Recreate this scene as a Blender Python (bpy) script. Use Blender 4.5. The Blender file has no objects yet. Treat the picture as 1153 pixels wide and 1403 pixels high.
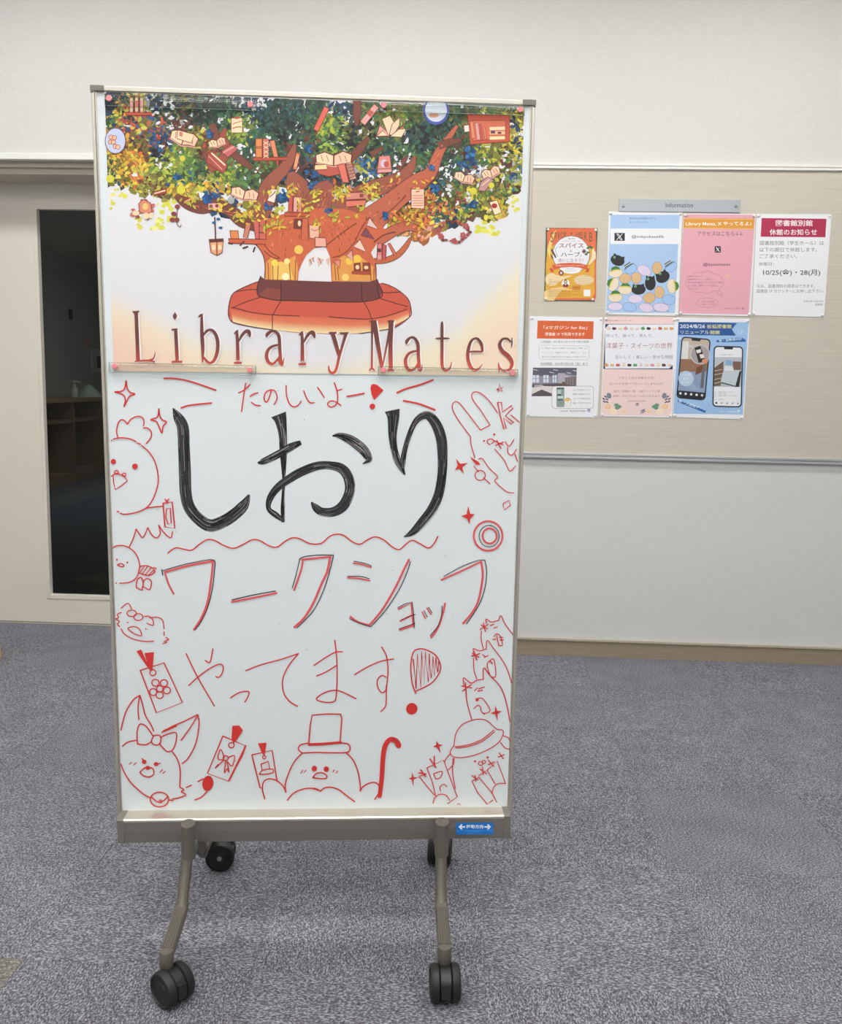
import bpy, bmesh, math, random
from mathutils import Vector, Matrix
rnd = random.Random(7)
scn = bpy.context.scene
COL = scn.collection

# ------------------------------------------------------------------ camera
IMG_W, IMG_H, FPX = 1153.0, 1403.0, 1250.0
EYE = Vector((0.0, 0.0, 1.25))
PITCH, ROLL = 0.13614, 0.02010
_fw = Vector((0, math.cos(PITCH), -math.sin(PITCH)))
_u0 = Vector((0, math.sin(PITCH), math.cos(PITCH)))
_r0 = Vector((1, 0, 0))
_rt = _r0 * math.cos(ROLL) + _u0 * math.sin(ROLL)
_up = _u0 * math.cos(ROLL) - _r0 * math.sin(ROLL)
cam_data = bpy.data.cameras.new('camera')
cam_data.sensor_fit = 'VERTICAL'
cam_data.sensor_height = 24.0
cam_data.lens = 24.0 * FPX / IMG_H
cam_data.clip_start = 0.05
cam = bpy.data.objects.new('camera', cam_data)
COL.objects.link(cam)
cam.matrix_world = Matrix(((_rt.x, _up.x, -_fw.x, EYE.x), (_rt.y, _up.y, -_fw.y, EYE.y),
                           (_rt.z, _up.z, -_fw.z, EYE.z), (0, 0, 0, 1)))
scn.camera = cam

# ------------------------------------------------------------------ world, exposure, lamp strengths
world = bpy.data.worlds.new('world')
scn.world = world
world.use_nodes = True
world.node_tree.nodes['Background'].inputs[0].default_value = (0.8, 0.85, 1.0, 1)
world.node_tree.nodes['Background'].inputs[1].default_value = 0.02
vs = scn.view_settings
vs.view_transform = 'Standard'
vs.look = 'None'
vs.exposure = 0.64
vs.gamma = 1.0
vs.use_curve_mapping = False
LAMP_STRENGTH = 11.0
LAMP_COLOR = (1.0, 0.985, 0.955)
BACK_ROOM_FILL = 7.0  # strength of the fill lamp added behind the door glass

# ------------------------------------------------------------------ helpers
def ray(x, y):
    return _fw + _rt * ((x - IMG_W / 2) / FPX) - _up * ((y - IMG_H / 2) / FPX)

def hit(x, y, p0, n):
    d = ray(x, y)
    return EYE + d * ((Vector(p0) - EYE).dot(n) / d.dot(n))

def on_floor(x, y, z=0.0):
    return hit(x, y, (0, 0, z), Vector((0, 0, 1)))

def lin(c):
    def f(v):
        v = v / 255.0
        return v / 12.92 if v <= 0.04045 else ((v + 0.055) / 1.055) ** 2.4
    return (f(c[0]), f(c[1]), f(c[2]), 1.0)

class MB:
    """collects polygons in world space; build() links ONE mesh object"""
    def __init__(s):
        s.v, s.f, s.c = [], [], []
    def poly(s, pts, col=None, cols=None):
        b = len(s.v)
        s.v += [Vector(p) for p in pts]
        s.f.append(tuple(range(b, b + len(pts))))
        s.c.append(cols if cols else [col or (1, 1, 1, 1)] * len(pts))
    def faces(s, verts, faces, col=None):
        b = len(s.v)
        s.v += [Vector(p) for p in verts]
        for f in faces:
            s.f.append(tuple(b + i for i in f))
            s.c.append([col or (1, 1, 1, 1)] * len(f))
    def box(s, o, ax, ay, az, col=None):
        """o corner, three edge vectors"""
        o, ax, ay, az = Vector(o), Vector(ax), Vector(ay), Vector(az)
        p = [o, o + ax, o + ax + ay, o + ay, o + az, o + ax + az, o + ax + ay + az, o + ay + az]
        s.faces(p, [(0, 3, 2, 1), (4, 5, 6, 7), (0, 1, 5, 4), (1, 2, 6, 5), (2, 3, 7, 6), (3, 0, 4, 7)], col)
    def loft(s, rings, cap=True, col=None):
        n = len(rings[0])
        vv = [p for r in rings for p in r]
        ff = []
        for i in range(len(rings) - 1):
            for j in range(n):
                k = (j + 1) % n
                ff.append((i * n + j, i * n + k, (i + 1) * n + k, (i + 1) * n + j))
        if cap:
            ff.append(tuple(reversed(range(n))))
            ff.append(tuple(range((len(rings) - 1) * n, len(rings) * n)))
        s.faces(vv, ff, col)
    def tube(s, pts, rad, n=14, flat=1.0, up=None):
        """round (or flattened) bar through pts; rad may be a list"""
        pts = [Vector(p) for p in pts]
        rings = []
        side0 = Vector(up) if up else None
        for i, p in enumerate(pts):
            t = (pts[min(i + 1, len(pts) - 1)] - pts[max(i - 1, 0)]).normalized()
            a = side0 if side0 else (Vector((0, 0, 1)) if abs(t.z) < .9 else Vector((1, 0, 0)))
            e1 = (a - t * a.dot(t)).normalized()
            e2 = t.cross(e1)
            r = rad[i] if isinstance(rad, (list, tuple)) else rad
            rings.append([p + e1 * (r * math.cos(2 * math.pi * k / n)) + e2 * (r * flat * math.sin(2 * math.pi * k / n)) for k in range(n)])
        s.loft(rings)
    def lathe(s, c, axis, prof, n=24):
        """prof: list of (along axis, radius)"""
        axis = Vector(axis).normalized()
        a = Vector((0, 0, 1)) if abs(axis.z) < .9 else Vector((1, 0, 0))
        e1 = (a - axis * a.dot(axis)).normalized()
        e2 = axis.cross(e1)
        c = Vector(c)
        s.loft([[c + axis * h + e1 * (r * math.cos(2 * math.pi * k / n)) + e2 * (r * math.sin(2 * math.pi * k / n)) for k in range(n)] for h, r in prof])
    def build(s, name, mat, parent=None, bevel=0, smooth=False, color=False, label=None, kind=None):
        if parent is not None:
            root = parent
            off = Vector((0, 0, 0))
            while root is not None:
                off += root.location
                root = root.parent
            loc = Vector((0, 0, 0))
        else:
            xs = [v.x for v in s.v]; ys = [v.y for v in s.v]; zs = [v.z for v in s.v]
            loc = off = Vector(((min(xs) + max(xs)) / 2, (min(ys) + max(ys)) / 2, min(zs)))
        me = bpy.data.meshes.new(name)
        me.from_pydata([tuple(v - off) for v in s.v], [], s.f)
        if color:
            at = me.color_attributes.new('Col', 'FLOAT_COLOR', 'CORNER')
            flat = []
            for cs in s.c:
                for c in cs:
                    flat += c
            at.data.foreach_set('color', flat)
        me.validate()
        if not color:
            bm = bmesh.new(); bm.from_mesh(me)
            bmesh.ops.recalc_face_normals(bm, faces=bm.faces)
            bm.to_mesh(me); bm.free()
        if smooth:
            me.polygons.foreach_set('use_smooth', [True] * len(me.polygons))
            me.set_sharp_from_angle(angle=math.radians(38))
        me.materials.append(mat)
        o = bpy.data.objects.new(name, me)
        o.location = loc
        COL.objects.link(o)
        if parent is not None:
            o.parent = parent
        if bevel:
            m = o.modifiers.new('bevel', 'BEVEL')
            m.width = bevel; m.segments = 2; m.limit_method = 'ANGLE'; m.angle_limit = math.radians(40)
        if label: o['label'] = label
        if kind: o['kind'] = kind
        return o

def thing(name, label, cat, loc, group=None):
    o = bpy.data.objects.new(name, None)
    o.empty_display_size = .05
    o.location = loc
    COL.objects.link(o)
    return tag(o, label, cat, group)

def tag(o, label, cat, group=None):
    o['label'] = label; o['category'] = cat
    if group: o['group'] = group
    return o

def structure(o, label=None):
    o['kind'] = 'structure'
    if label: o['label'] = label
    return o

# ------------------------------------------------------------------ materials
def new_mat(name):
    m = bpy.data.materials.new(name)
    m.use_nodes = True
    nt = m.node_tree
    return m, nt, nt.nodes['Principled BSDF']

def add(nt, kind, **kw):
    n = nt.nodes.new(kind)
    for k, v in kw.items():
        setattr(n, k, v)
    return n

def simple(name, rgb, rough=.5, metal=0.0, spec=.5, noise=0.0, nscale=40.0, bump=0.0, bscale=200.0):
    m, nt, b = new_mat(name)
    b.inputs['Base Color'].default_value = lin(rgb)
    b.inputs['Roughness'].default_value = rough
    b.inputs['Metallic'].default_value = metal
    b.inputs['Specular IOR Level'].default_value = spec
    tc = add(nt, 'ShaderNodeTexCoord')
    if noise:
        nz = add(nt, 'ShaderNodeTexNoise'); nz.inputs['Scale'].default_value = nscale
        nt.links.new(tc.outputs['Object'], nz.inputs['Vector'])
        mx = add(nt, 'ShaderNodeMix', data_type='RGBA')
        c = lin(rgb)
        mx.inputs[6].default_value = (c[0] * (1 - noise), c[1] * (1 - noise), c[2] * (1 - noise), 1)
        mx.inputs[7].default_value = (min(1, c[0] * (1 + noise)), min(1, c[1] * (1 + noise)), min(1, c[2] * (1 + noise)), 1)
        nt.links.new(nz.outputs['Fac'], mx.inputs[0])
        nt.links.new(mx.outputs[2], b.inputs['Base Color'])
    if bump:
        nb = add(nt, 'ShaderNodeTexNoise'); nb.inputs['Scale'].default_value = bscale
        nt.links.new(tc.outputs['Object'], nb.inputs['Vector'])
        bp = add(nt, 'ShaderNodeBump'); bp.inputs['Strength'].default_value = bump; bp.inputs['Distance'].default_value = .002
        nt.links.new(nb.outputs['Fac'], bp.inputs['Height'])
        nt.links.new(bp.outputs['Normal'], b.inputs['Normal'])
    return m

def woven(name, rgb, scale, contrast, bump, detail=2.0, rough=.85, second=None):
    """weave / wallpaper: noise stretched along the wall, colour and relief"""
    m, nt, b = new_mat(name)
    b.inputs['Roughness'].default_value = rough
    b.inputs['Specular IOR Level'].default_value = .25
    tc = add(nt, 'ShaderNodeTexCoord')
    mp = add(nt, 'ShaderNodeMapping'); mp.inputs['Scale'].default_value = scale
    nt.links.new(tc.outputs['Object'], mp.inputs['Vector'])
    nz = add(nt, 'ShaderNodeTexNoise'); nz.inputs['Scale'].default_value = 1.0; nz.inputs['Detail'].default_value = detail
    nt.links.new(mp.outputs['Vector'], nz.inputs['Vector'])
    rp = add(nt, 'ShaderNodeValToRGB')
    c = lin(rgb)
    rp.color_ramp.elements[0].position = .3
    rp.color_ramp.elements[1].position = .7
    rp.color_ramp.elements[0].color = tuple(v * (1 - contrast) for v in c[:3]) + (1,)
    rp.color_ramp.elements[1].color = tuple(min(1, v * (1 + contrast)) for v in c[:3]) + (1,)
    nt.links.new(nz.outputs['Fac'], rp.inputs['Fac'])
    nt.links.new(rp.outputs['Color'], b.inputs['Base Color'])
    bp = add(nt, 'ShaderNodeBump'); bp.inputs['Strength'].default_value = bump; bp.inputs['Distance'].default_value = .0015
    nt.links.new(nz.outputs['Fac'], bp.inputs['Height'])
    nt.links.new(bp.outputs['Normal'], b.inputs['Normal'])
    return m

def carpet_mat(name, dark, mid, light):
    m, nt, b = new_mat(name)
    b.inputs['Roughness'].default_value = .95
    b.inputs['Specular IOR Level'].default_value = .1
    b.inputs['Sheen Weight'].default_value = .25
    b.inputs['Sheen Tint'].default_value = (.75, .78, 1, 1)
    tc = add(nt, 'ShaderNodeTexCoord')
    oi = add(nt, 'ShaderNodeObjectInfo')
    ad = add(nt, 'ShaderNodeVectorMath', operation='SCALE')
    cb = add(nt, 'ShaderNodeCombineXYZ')
    for i in range(3): nt.links.new(oi.outputs['Random'], cb.inputs[i])
    nt.links.new(cb.outputs[0], ad.inputs[0]); ad.inputs['Scale'].default_value = 37.0
    sm = add(nt, 'ShaderNodeVectorMath', operation='ADD')
    nt.links.new(tc.outputs['Object'], sm.inputs[0]); nt.links.new(ad.outputs[0], sm.inputs[1])
    mp = add(nt, 'ShaderNodeMapping'); mp.inputs['Scale'].default_value = (165, 290, 200)
    nt.links.new(sm.outputs[0], mp.inputs['Vector'])
    nz = add(nt, 'ShaderNodeTexNoise'); nz.inputs['Scale'].default_value = 1.0; nz.inputs['Detail'].default_value = 2.5; nz.inputs['Roughness'].default_value = .6
    nt.links.new(mp.outputs['Vector'], nz.inputs['Vector'])
    n2 = add(nt, 'ShaderNodeTexNoise'); n2.inputs['Scale'].default_value = 9.0; n2.inputs['Detail'].default_value = 3
    nt.links.new(sm.outputs[0], n2.inputs['Vector'])
    mr = add(nt, 'ShaderNodeMapRange'); mr.inputs['To Min'].default_value = -.05; mr.inputs['To Max'].default_value = .05
    nt.links.new(n2.outputs['Fac'], mr.inputs['Value'])
    m2 = add(nt, 'ShaderNodeMath', operation='ADD')
    nt.links.new(nz.outputs['Fac'], m2.inputs[0]); nt.links.new(mr.outputs['Result'], m2.inputs[1])
    rp = add(nt, 'ShaderNodeValToRGB')
    rp.color_ramp.elements[0].position = .33; rp.color_ramp.elements[0].color = lin(dark)
    rp.color_ramp.elements[1].position = .68; rp.color_ramp.elements[1].color = lin(light)
    e = rp.color_ramp.elements.new(.5); e.color = lin(mid)
    nt.links.new(m2.outputs[0], rp.inputs['Fac'])
    nt.links.new(rp.outputs['Color'], b.inputs['Base Color'])
    bp = add(nt, 'ShaderNodeBump'); bp.inputs['Strength'].default_value = .6; bp.inputs['Distance'].default_value = .003
    nt.links.new(nz.outputs['Fac'], bp.inputs['Height'])
    nt.links.new(bp.outputs['Normal'], b.inputs['Normal'])
    return m

def clear_mat(name, tint, ior=1.45, rough=.03):
    m, nt, b = new_mat(name)
    nt.nodes.remove(b)
    out = nt.nodes['Material Output']
    tr = add(nt, 'ShaderNodeBsdfTransparent'); tr.inputs[0].default_value = tint
    gl = add(nt, 'ShaderNodeBsdfGlossy'); gl.inputs['Roughness'].default_value = rough
    fr = add(nt, 'ShaderNodeFresnel'); fr.inputs['IOR'].default_value = ior
    mx = add(nt, 'ShaderNodeMixShader')
    ge = add(nt, 'ShaderNodeNewGeometry')
    iv = add(nt, 'ShaderNodeMath', operation='SUBTRACT'); iv.inputs[0].default_value = 1.0
    nt.links.new(ge.outputs['Backfacing'], iv.inputs[1])
    mu = add(nt, 'ShaderNodeMath', operation='MULTIPLY')
    nt.links.new(fr.outputs[0], mu.inputs[0]); nt.links.new(iv.outputs[0], mu.inputs[1])
    nt.links.new(mu.outputs[0], mx.inputs[0]); nt.links.new(tr.outputs[0], mx.inputs[1]); nt.links.new(gl.outputs[0], mx.inputs[2])
    nt.links.new(mx.outputs[0], out.inputs['Surface'])
    return m

def print_mat(name, rough, spec, ripple=0.0, rscale=14.0):
    """printed paper or dried marker: colour from the mesh's colour attribute, fine paper ripple as relief"""
    m, nt, b = new_mat(name)
    b.inputs['Roughness'].default_value = rough
    b.inputs['Specular IOR Level'].default_value = spec
    at = add(nt, 'ShaderNodeVertexColor', layer_name='Col')
    nt.links.new(at.outputs['Color'], b.inputs['Base Color'])
    if ripple:
        tc = add(nt, 'ShaderNodeTexCoord')
        nz = add(nt, 'ShaderNodeTexNoise'); nz.inputs['Scale'].default_value = rscale; nz.inputs['Detail'].default_value = 1.5
        nt.links.new(tc.outputs['Object'], nz.inputs['Vector'])
        bp = add(nt, 'ShaderNodeBump'); bp.inputs['Strength'].default_value = ripple; bp.inputs['Distance'].default_value = .006
        nt.links.new(nz.outputs['Fac'], bp.inputs['Height'])
        nt.links.new(bp.outputs['Normal'], b.inputs['Normal'])
    return m

def emit_mat(name, rgb, strength):
    m, nt, b = new_mat(name)
    b.inputs['Base Color'].default_value = (.9, .9, .9, 1)
    b.inputs['Emission Color'].default_value = (*rgb, 1)
    b.inputs['Emission Strength'].default_value = strength
    return m

M = dict(
    wall=woven('wallpaper', (216, 215, 211), (70, 70, 260), .035, .35),
    wall_low=woven('lower_wallpaper', (219, 219, 217), (80, 80, 300), .035, .35),
    cork=woven('pinboard_cloth', (206, 199, 186), (6, 6, 520), .07, .4, detail=3),
    ceil=simple('ceiling_paint', (235, 234, 230), .9),
    rail=simple('white_rail', (236, 236, 232), .4),
    alu=simple('silver_rail', (205, 208, 212), .3, metal=.6),
    base=woven('wood_baseboard', (158, 144, 126), (6, 6, 160), .1, .1, rough=.5),
    base_top=simple('baseboard_lip', (188, 178, 160), .5),
    door=simple('door_paint', (226, 221, 209), .55, noise=.012, nscale=3),
    header=simple('door_header', (196, 189, 174), .6),
    glass=clear_mat('door_glass', (.62, .66, .65, 1), 1.35),
    acrylic=clear_mat('clear_acrylic', (.982, .99, .988, 1), 1.6, .09),
    carpet=carpet_mat('carpet', (54, 54, 58), (104, 104, 110), (174, 174, 181)),
    olive=carpet_mat('olive_carpet', (66, 65, 62), (112, 109, 100), (158, 154, 142)),
    subfloor=simple('subfloor', (90, 90, 95), .9),
    frame=simple('champagne_aluminium', (206, 201, 190), .36, metal=.8),
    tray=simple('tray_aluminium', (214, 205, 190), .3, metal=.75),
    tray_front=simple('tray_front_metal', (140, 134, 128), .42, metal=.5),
    cap=simple('grey_plastic_cap', (120, 117, 109), .5),
    leg=simple('leg_metal', (136, 131, 120), .33, metal=.75),
    sleeve=simple('leg_sleeve_plastic', (106, 102, 93), .45, metal=.2),
    rubber=simple('caster_black', (30, 30, 30), .5, noise=.1, nscale=60),
    housing=simple('caster_housing', (38, 38, 37), .4),
    bolt=simple('zinc_bolt', (170, 176, 172), .3, metal=.9),
    board=simple('whiteboard_enamel', (224, 232, 235), .22, spec=.45),
    bar_edge=clear_mat('acrylic_edge', (.80, .83, .82, 1), 2.2, .25),
    pink=simple('pink_magnet', (238, 140, 146), .4),
    pin=simple('white_pin', (240, 240, 236), .3),
    plate=simple('grey_acrylic_plate', (178, 184, 190), .25),
    ink=print_mat('marker_ink', .5, .3),
    poster=print_mat('poster_print', .42, .4, .25, 9),
    sheet=print_mat('sheet_print', .4, .4, .12, 12),
    sticker=print_mat('sticker_print', .4, .4),
    wood=simple('counter_wood', (150, 120, 82), .4, noise=.15, nscale=6),
    dkwood=simple('cabinet_wood', (120, 96, 70), .5),
    dwall=simple('back_room_wall', (190, 190, 188), .9),
    dfloor=simple('back_room_carpet', (84, 88, 98), .95, noise=.2, nscale=120),
    bottle=simple('pump_bottle', (225, 225, 220), .35),
    cloth=simple('pale_cloth', (200, 222, 214), .8),
    green=simple('green_board', (90, 130, 60), .7),
    yellow=simple('yellow_plastic', (206, 178, 74), .5),
    lamp=emit_mat('lamp_diffuser', LAMP_COLOR, LAMP_STRENGTH),
    bfill=emit_mat('fill_lamp', (1, .96, .9), BACK_ROOM_FILL * 20),  # glow of the added back room fill
    lampframe=simple('lamp_frame', (240, 240, 238), .5),
)

# ------------------------------------------------------------------ flat print on a plane, traced in photo pixels, placed on the real surface
EPS = 2e-6
class Print:
    def __init__(s, p0, normal, root, mat, toward=1.0):
        s.p0, s.n, s.root, s.mat = Vector(p0), Vector(normal).normalized(), root, mat
        s.layer = 1.0
        s.mb = MB()
        s.ox, s.oy, s.sc = 0.0, 0.0, 1.0
    def crop(s, x0, y0, x1, w):
        s.ox, s.oy, s.sc = x0, y0, w / (x1 - x0)
        return s
    def px(s, p):
        return (s.ox + p[0] / s.sc, s.oy + p[1] / s.sc)
    def at(s, x, y, layer=None):
        l = s.layer if layer is None else layer
        return hit(x, y, s.p0 - s.n * (l * EPS), s.n)
    def raw(s, pts, col, cols=None, step=1.0, layer=None):
        if layer is None: s.layer += step
        s.mb.poly([s.at(x, y, layer) for x, y in pts], lin(col) if col else None, [lin(c) for c in cols] if cols else None)
    def poly(s, pts, col, **k):
        s.raw([s.px(p) for p in P(pts)], col, **k)
    def rect(s, x0, y0, x1, y1, col, **k):
        s.poly([(x0, y0), (x1, y0), (x1, y1), (x0, y1)], col, **k)
    def ell(s, cx, cy, rx, ry, col, rot=0, n=20, **k):
        c, q = math.cos(rot), math.sin(rot)
        s.poly([(cx + rx * math.cos(t) * c - ry * math.sin(t) * q, cy + rx * math.cos(t) * q + ry * math.sin(t) * c)
                for t in [2 * math.pi * i / n for i in range(n)]], col, **k)
    def rrect(s, x0, y0, x1, y1, r, col, **k):
        pts = []
        for cx, cy, a in ((x1 - r, y0 + r, -90), (x1 - r, y1 - r, 0), (x0 + r, y1 - r, 90), (x0 + r, y0 + r, 180)):
            for i in range(5):
                t = math.radians(a + i * 22.5)
                pts.append((cx + r * math.cos(t), cy + r * math.sin(t)))
        s.poly(pts, col, **k)
    def line(s, pts, w, col, smooth=True, colf=None, cap=True):
        """stroke; pts (x,y) or (x,y,w) in crop units, w in crop units"""
        q = P(pts)
        q = [(p[0], p[1], p[2] if len(p) > 2 else w) for p in q]
        if smooth and len(q) > 2:
            q = spline(q)
        s.layer += 1
        L, R_ = [], []
        for i, p in enumerate(q):
            a, b = q[max(i - 1, 0)], q[min(i + 1, len(q) - 1)]
            dx, dy = b[0] - a[0], b[1] - a[1]
            d = math.hypot(dx, dy) or 1
            nx, ny = -dy / d * p[2] / 2, dx / d * p[2] / 2
            L.append((p[0] + nx, p[1] + ny)); R_.append((p[0] - nx, p[1] - ny))
        for i in range(len(q) - 1):
            quad = [L[i], L[i + 1], R_[i + 1], R_[i]]
            if colf:
                cs = [lin(colf(*s.px(v))) for v in quad]
            else:
                cs = [lin(col)] * 4
            s.mb.poly([s.at(*s.px(v)) for v in quad], cols=cs)
        if cap:
            for p in (q[0], q[-1]):
                r = p[2] / 2 * .97
                pts8 = [(p[0] + r * math.cos(math.pi * k / 4), p[1] + r * math.sin(math.pi * k / 4)) for k in range(8)]
                c = lin(colf(*s.px(p[:2]))) if colf else lin(col)
                s.mb.poly([s.at(*s.px(v), s.layer + .3) for v in pts8], c)
    def ring(s, cx, cy, rx, ry, w, col, rot=0, n=22):
        c, q = math.cos(rot), math.sin(rot)
        s.line([(cx + rx * math.cos(t) * c - ry * math.sin(t) * q, cy + rx * math.cos(t) * q + ry * math.sin(t) * c)
                for t in [2 * math.pi * i / n for i in range(n + 1)]], w, col, smooth=False, cap=False)
    def text(s, body, cx, cy, w, h, col, bold=0.0, rot=0.0, align='C', shear=0.0):
        """body fitted to width w and cap height h (crop units), centred on (cx,cy)"""
        vs_, fs = glyphs(body, bold)
        if not vs_: return
        x0 = min(v[0] for v in vs_); x1 = max(v[0] for v in vs_)
        y0 = min(v[1] for v in vs_); y1 = max(v[1] for v in vs_)
        sx = w / (x1 - x0); sy = h / (y1 - y0)
        s.layer += 1
        c, q = math.cos(rot), math.sin(rot)
        pts = []
        for vx, vy in vs_:
            ax = (vx - (x0 + x1) / 2) * sx; ay = -(vy - (y0 + y1) / 2) * sy
            pts.append(s.at(*s.px((cx + ax * c - ay * q, cy + ax * q + ay * c))))
        s.mb.faces(pts, fs, lin(col))
    def flush(s, name, label=None, parent=None, kind=None):
        if not s.mb.f: return None
        o = s.mb.build(name, s.mat, parent or s.root, color=True, label=label, kind=kind)
        s.mb = MB()
        return o

def P(a):
    if isinstance(a, str):
        return [tuple(float(v) for v in t.split(',')) for t in a.split()]
    return a

def spline(q, sub=5):
    out = []
    for i in range(len(q) - 1):
        p0, p1, p2, p3 = q[max(i - 1, 0)], q[i], q[i + 1], q[min(i + 2, len(q) - 1)]
        for k in range(sub):
            t = k / sub
            out.append(tuple(.5 * (2 * b + (c - a) * t + (2 * a - 5 * b + 4 * c - d) * t * t + (3 * b - a - 3 * c + d) * t ** 3)
                             for a, b, c, d in zip(p0, p1, p2, p3)))
    out.append(q[-1])
    return out

_fc = bpy.data.curves.new('lettering', 'FONT')
_fo = bpy.data.objects.new('lettering', _fc)
COL.objects.link(_fo)
_cache = {}
def glyphs(body, bold):
    key = (body, bold)
    if key not in _cache:
        _fc.body = body; _fc.resolution_u = 2; _fc.offset = bold; _fc.fill_mode = 'FRONT'
        _fo.update_tag()
        bpy.context.view_layer.update()
        me = bpy.data.meshes.new_from_object(_fo.evaluated_get(bpy.context.evaluated_depsgraph_get()))
        _cache[key] = ([(v.co.x, v.co.y) for v in me.vertices], [tuple(p.vertices) for p in me.polygons])
        bpy.data.meshes.remove(me)
    return _cache[key]

# ================================================================== THE ROOM
WYAW = -0.04822
WU = Vector((math.cos(WYAW), math.sin(WYAW), 0))          # along the back wall, to the right
WN = Vector((-math.sin(WYAW), math.cos(WYAW), 0))         # through the back wall, away from the room
W0 = on_floor(800, 899)
ZV = Vector((0, 0, 1))

def WP(u, n, z):
    return W0 + WU * u + WN * n + ZV * z

def wall_uz(x, y, n=0.0):
    p = hit(x, y, W0 + WN * n, WN) - W0
    return p.dot(WU), p.z

def wbox(mb, u0, u1, n0, n1, z0, z1, col=None):
    mb.box(WP(u0, n0, z0), WU * (u1 - u0), WN * (n1 - n0), ZV * (z1 - z0), col)

def one_box(name, mat, u0, u1, n0, n1, z0, z1, parent=None, bevel=0):
    m = MB(); wbox(m, u0, u1, n0, n1, z0, z1)
    return m.build(name, mat, parent, bevel=bevel)

CEIL = 3.25
U_L, U_R, N_F = -4.6, 3.6, -7.2        # side walls and the wall behind the camera
DN = .26                               # door plane is set back behind the wall
door_u1 = wall_uz(330, 600)[0]         # right edge of the door recess, hidden behind the whiteboard
door_u0 = wall_uz(-150, 600)[0]
z_rail_b = wall_uz(60, 219.5)[1]
z_rail_t = wall_uz(60, 211)[1]
z_pb_t = wall_uz(940, 233.5)[1]
z_pr_t = wall_uz(940, 226)[1]
z_pb_b = wall_uz(940, 624)[1]
z_pr_b = wall_uz(940, 631.5)[1]
z_base = wall_uz(900, 878.5)[1]

# floor with carpet tiles (joint grid runs through the corner of the olive tile at the lower left)
fl = one_box('floor', M['subfloor'], U_L - .1, U_R + .1, N_F - .1, 7.9, -.12, -.006)
structure(fl, 'grey loop pile carpet floor laid in square tiles')
T = .5
crn = on_floor(33, 1314) - W0
cu, cn = crn.dot(WU), crn.dot(WN)
tile_me = None
def carpet_tile(i, j):
    """tile whose right rear corner is the grid node (i, j)"""
    global tile_me
    u, n = cu + i * T, cn + j * T
    mat = M['olive'] if (i, j) == (0, 0) else M['carpet']
    c = WP(u - T / 2, n - T / 2, 0)
    if n - T > 0 or u - T > U_R or u < U_L: return
    full = n <= -.002
    if full and (i, j) != (0, 0):
        if tile_me is None:
            h, g = T / 2 - .0003, .0012
            me = bpy.data.meshes.new('carpet_tile')
            vv = [(-h, -h, -.0065), (h, -h, -.0065), (h, h, -.0065), (-h, h, -.0065),
                  (-h, -h, -g), (h, -h, -g), (h, h, -g), (-h, h, -g),
                  (-h + g, -h + g, 0), (h - g, -h + g, 0), (h - g, h - g, 0), (-h + g, h - g, 0)]
            me.from_pydata(vv, [], [(0, 1, 5, 4), (1, 2, 6, 5), (2, 3, 7, 6), (3, 0, 4, 7),
                                    (4, 5, 9, 8), (5, 6, 10, 9), (6, 7, 11, 10), (7, 4, 8, 11), (8, 9, 10, 11)])
            me.materials.append(M['carpet'])
            tile_me = me
        o = bpy.data.objects.new('carpet_tile', tile_me)
        o.location = c - fl.location
        o.rotation_euler = (0, 0, WYAW + (math.pi / 2) * ((i + j) % 2))
        COL.objects.link(o); o.parent = fl
    else:
        m = MB()
        wbox(m, u - T + .0003, u - .0003, n - T + .0003, min(n, 0) - .0003, -.0065, 0)
        o = m.build('carpet_tile', mat, fl)
        if (i, j) == (0, 0): o['label'] = 'olive grey carpet tile at the lower left'
for i in range(-3, 8):
    for j in range(-2, 8):
        carpet_tile(i, j)
m = MB()
u_t0, n_t1 = cu - 4 * T, cn - 3 * T          # plain carpet for the parts of the floor the photo does not show
wbox(m, U_L, u_t0 - .0003, N_F, DN - .01, -.0065, 0)
wbox(m, cu + 7 * T + .0003, U_R, N_F, 0, -.0065, 0)
wbox(m, u_t0, cu + 7 * T, N_F, n_t1 - .0003, -.0065, 0)
wbox(m, u_t0, door_u1, 0, DN - .005, -.0065, 0)
m.build('carpet', M['carpet'], fl)

# back wall: upper field, lower field, and the field around the door recess
m = MB()
wbox(m, door_u1, U_R, 0, .14, 0, z_pr_b - .01)
w = structure(m.build('wall_back_lower', M['wall_low']), 'pale grey textured wall below the pinboard')
w.name = 'wall_back'
m = MB()
wbox(m, U_L, U_R, 0, .14, z_rail_t - .012, CEIL)
wbox(m, U_L, door_u0, 0, .14, 0, z_rail_t - .012)
wbox(m, door_u1, U_R, 0, .14, z_pr_b - .01, z_rail_t - .012)
structure(m.build('wall_back', M['wall']), 'white textured wallpaper wall above the pinboard and door')
m = MB(); wbox(m, door_u1, door_u1 + .02, 0, DN + .1, 0, z_rail_t); structure(m.build('wall_jamb', M['wall']), 'door recess side wall')
for nm, a in (('wall_left', (U_L - .1, U_L, N_F, .14)), ('wall_right', (U_R, U_R + .1, N_F, .14)), ('wall_front', (U_L - .1, U_R + .1, N_F - .1, N_F))):
    structure(one_box(nm, M['wall'], *a, 0, CEIL))
structure(one_box('ceiling', M['ceil'], U_L - .1, U_R + .1, N_F - .1, .14, CEIL, CEIL + .1))

# baseboard of the back wall
bb = one_box('baseboard_back', M['base'], door_u1, U_R, -.010, 0, 0, z_base - .012)
structure(bb, 'brown wood grain baseboard along the carpet')
one_box('baseboard_lip', M['base_top'], door_u1, U_R, -.016, 0, z_base - .009, z_base, bb)
one_box('baseboard_groove', M['dkwood'], door_u1, U_R, -.008, 0, z_base - .0125, z_base - .0088, bb)

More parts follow.
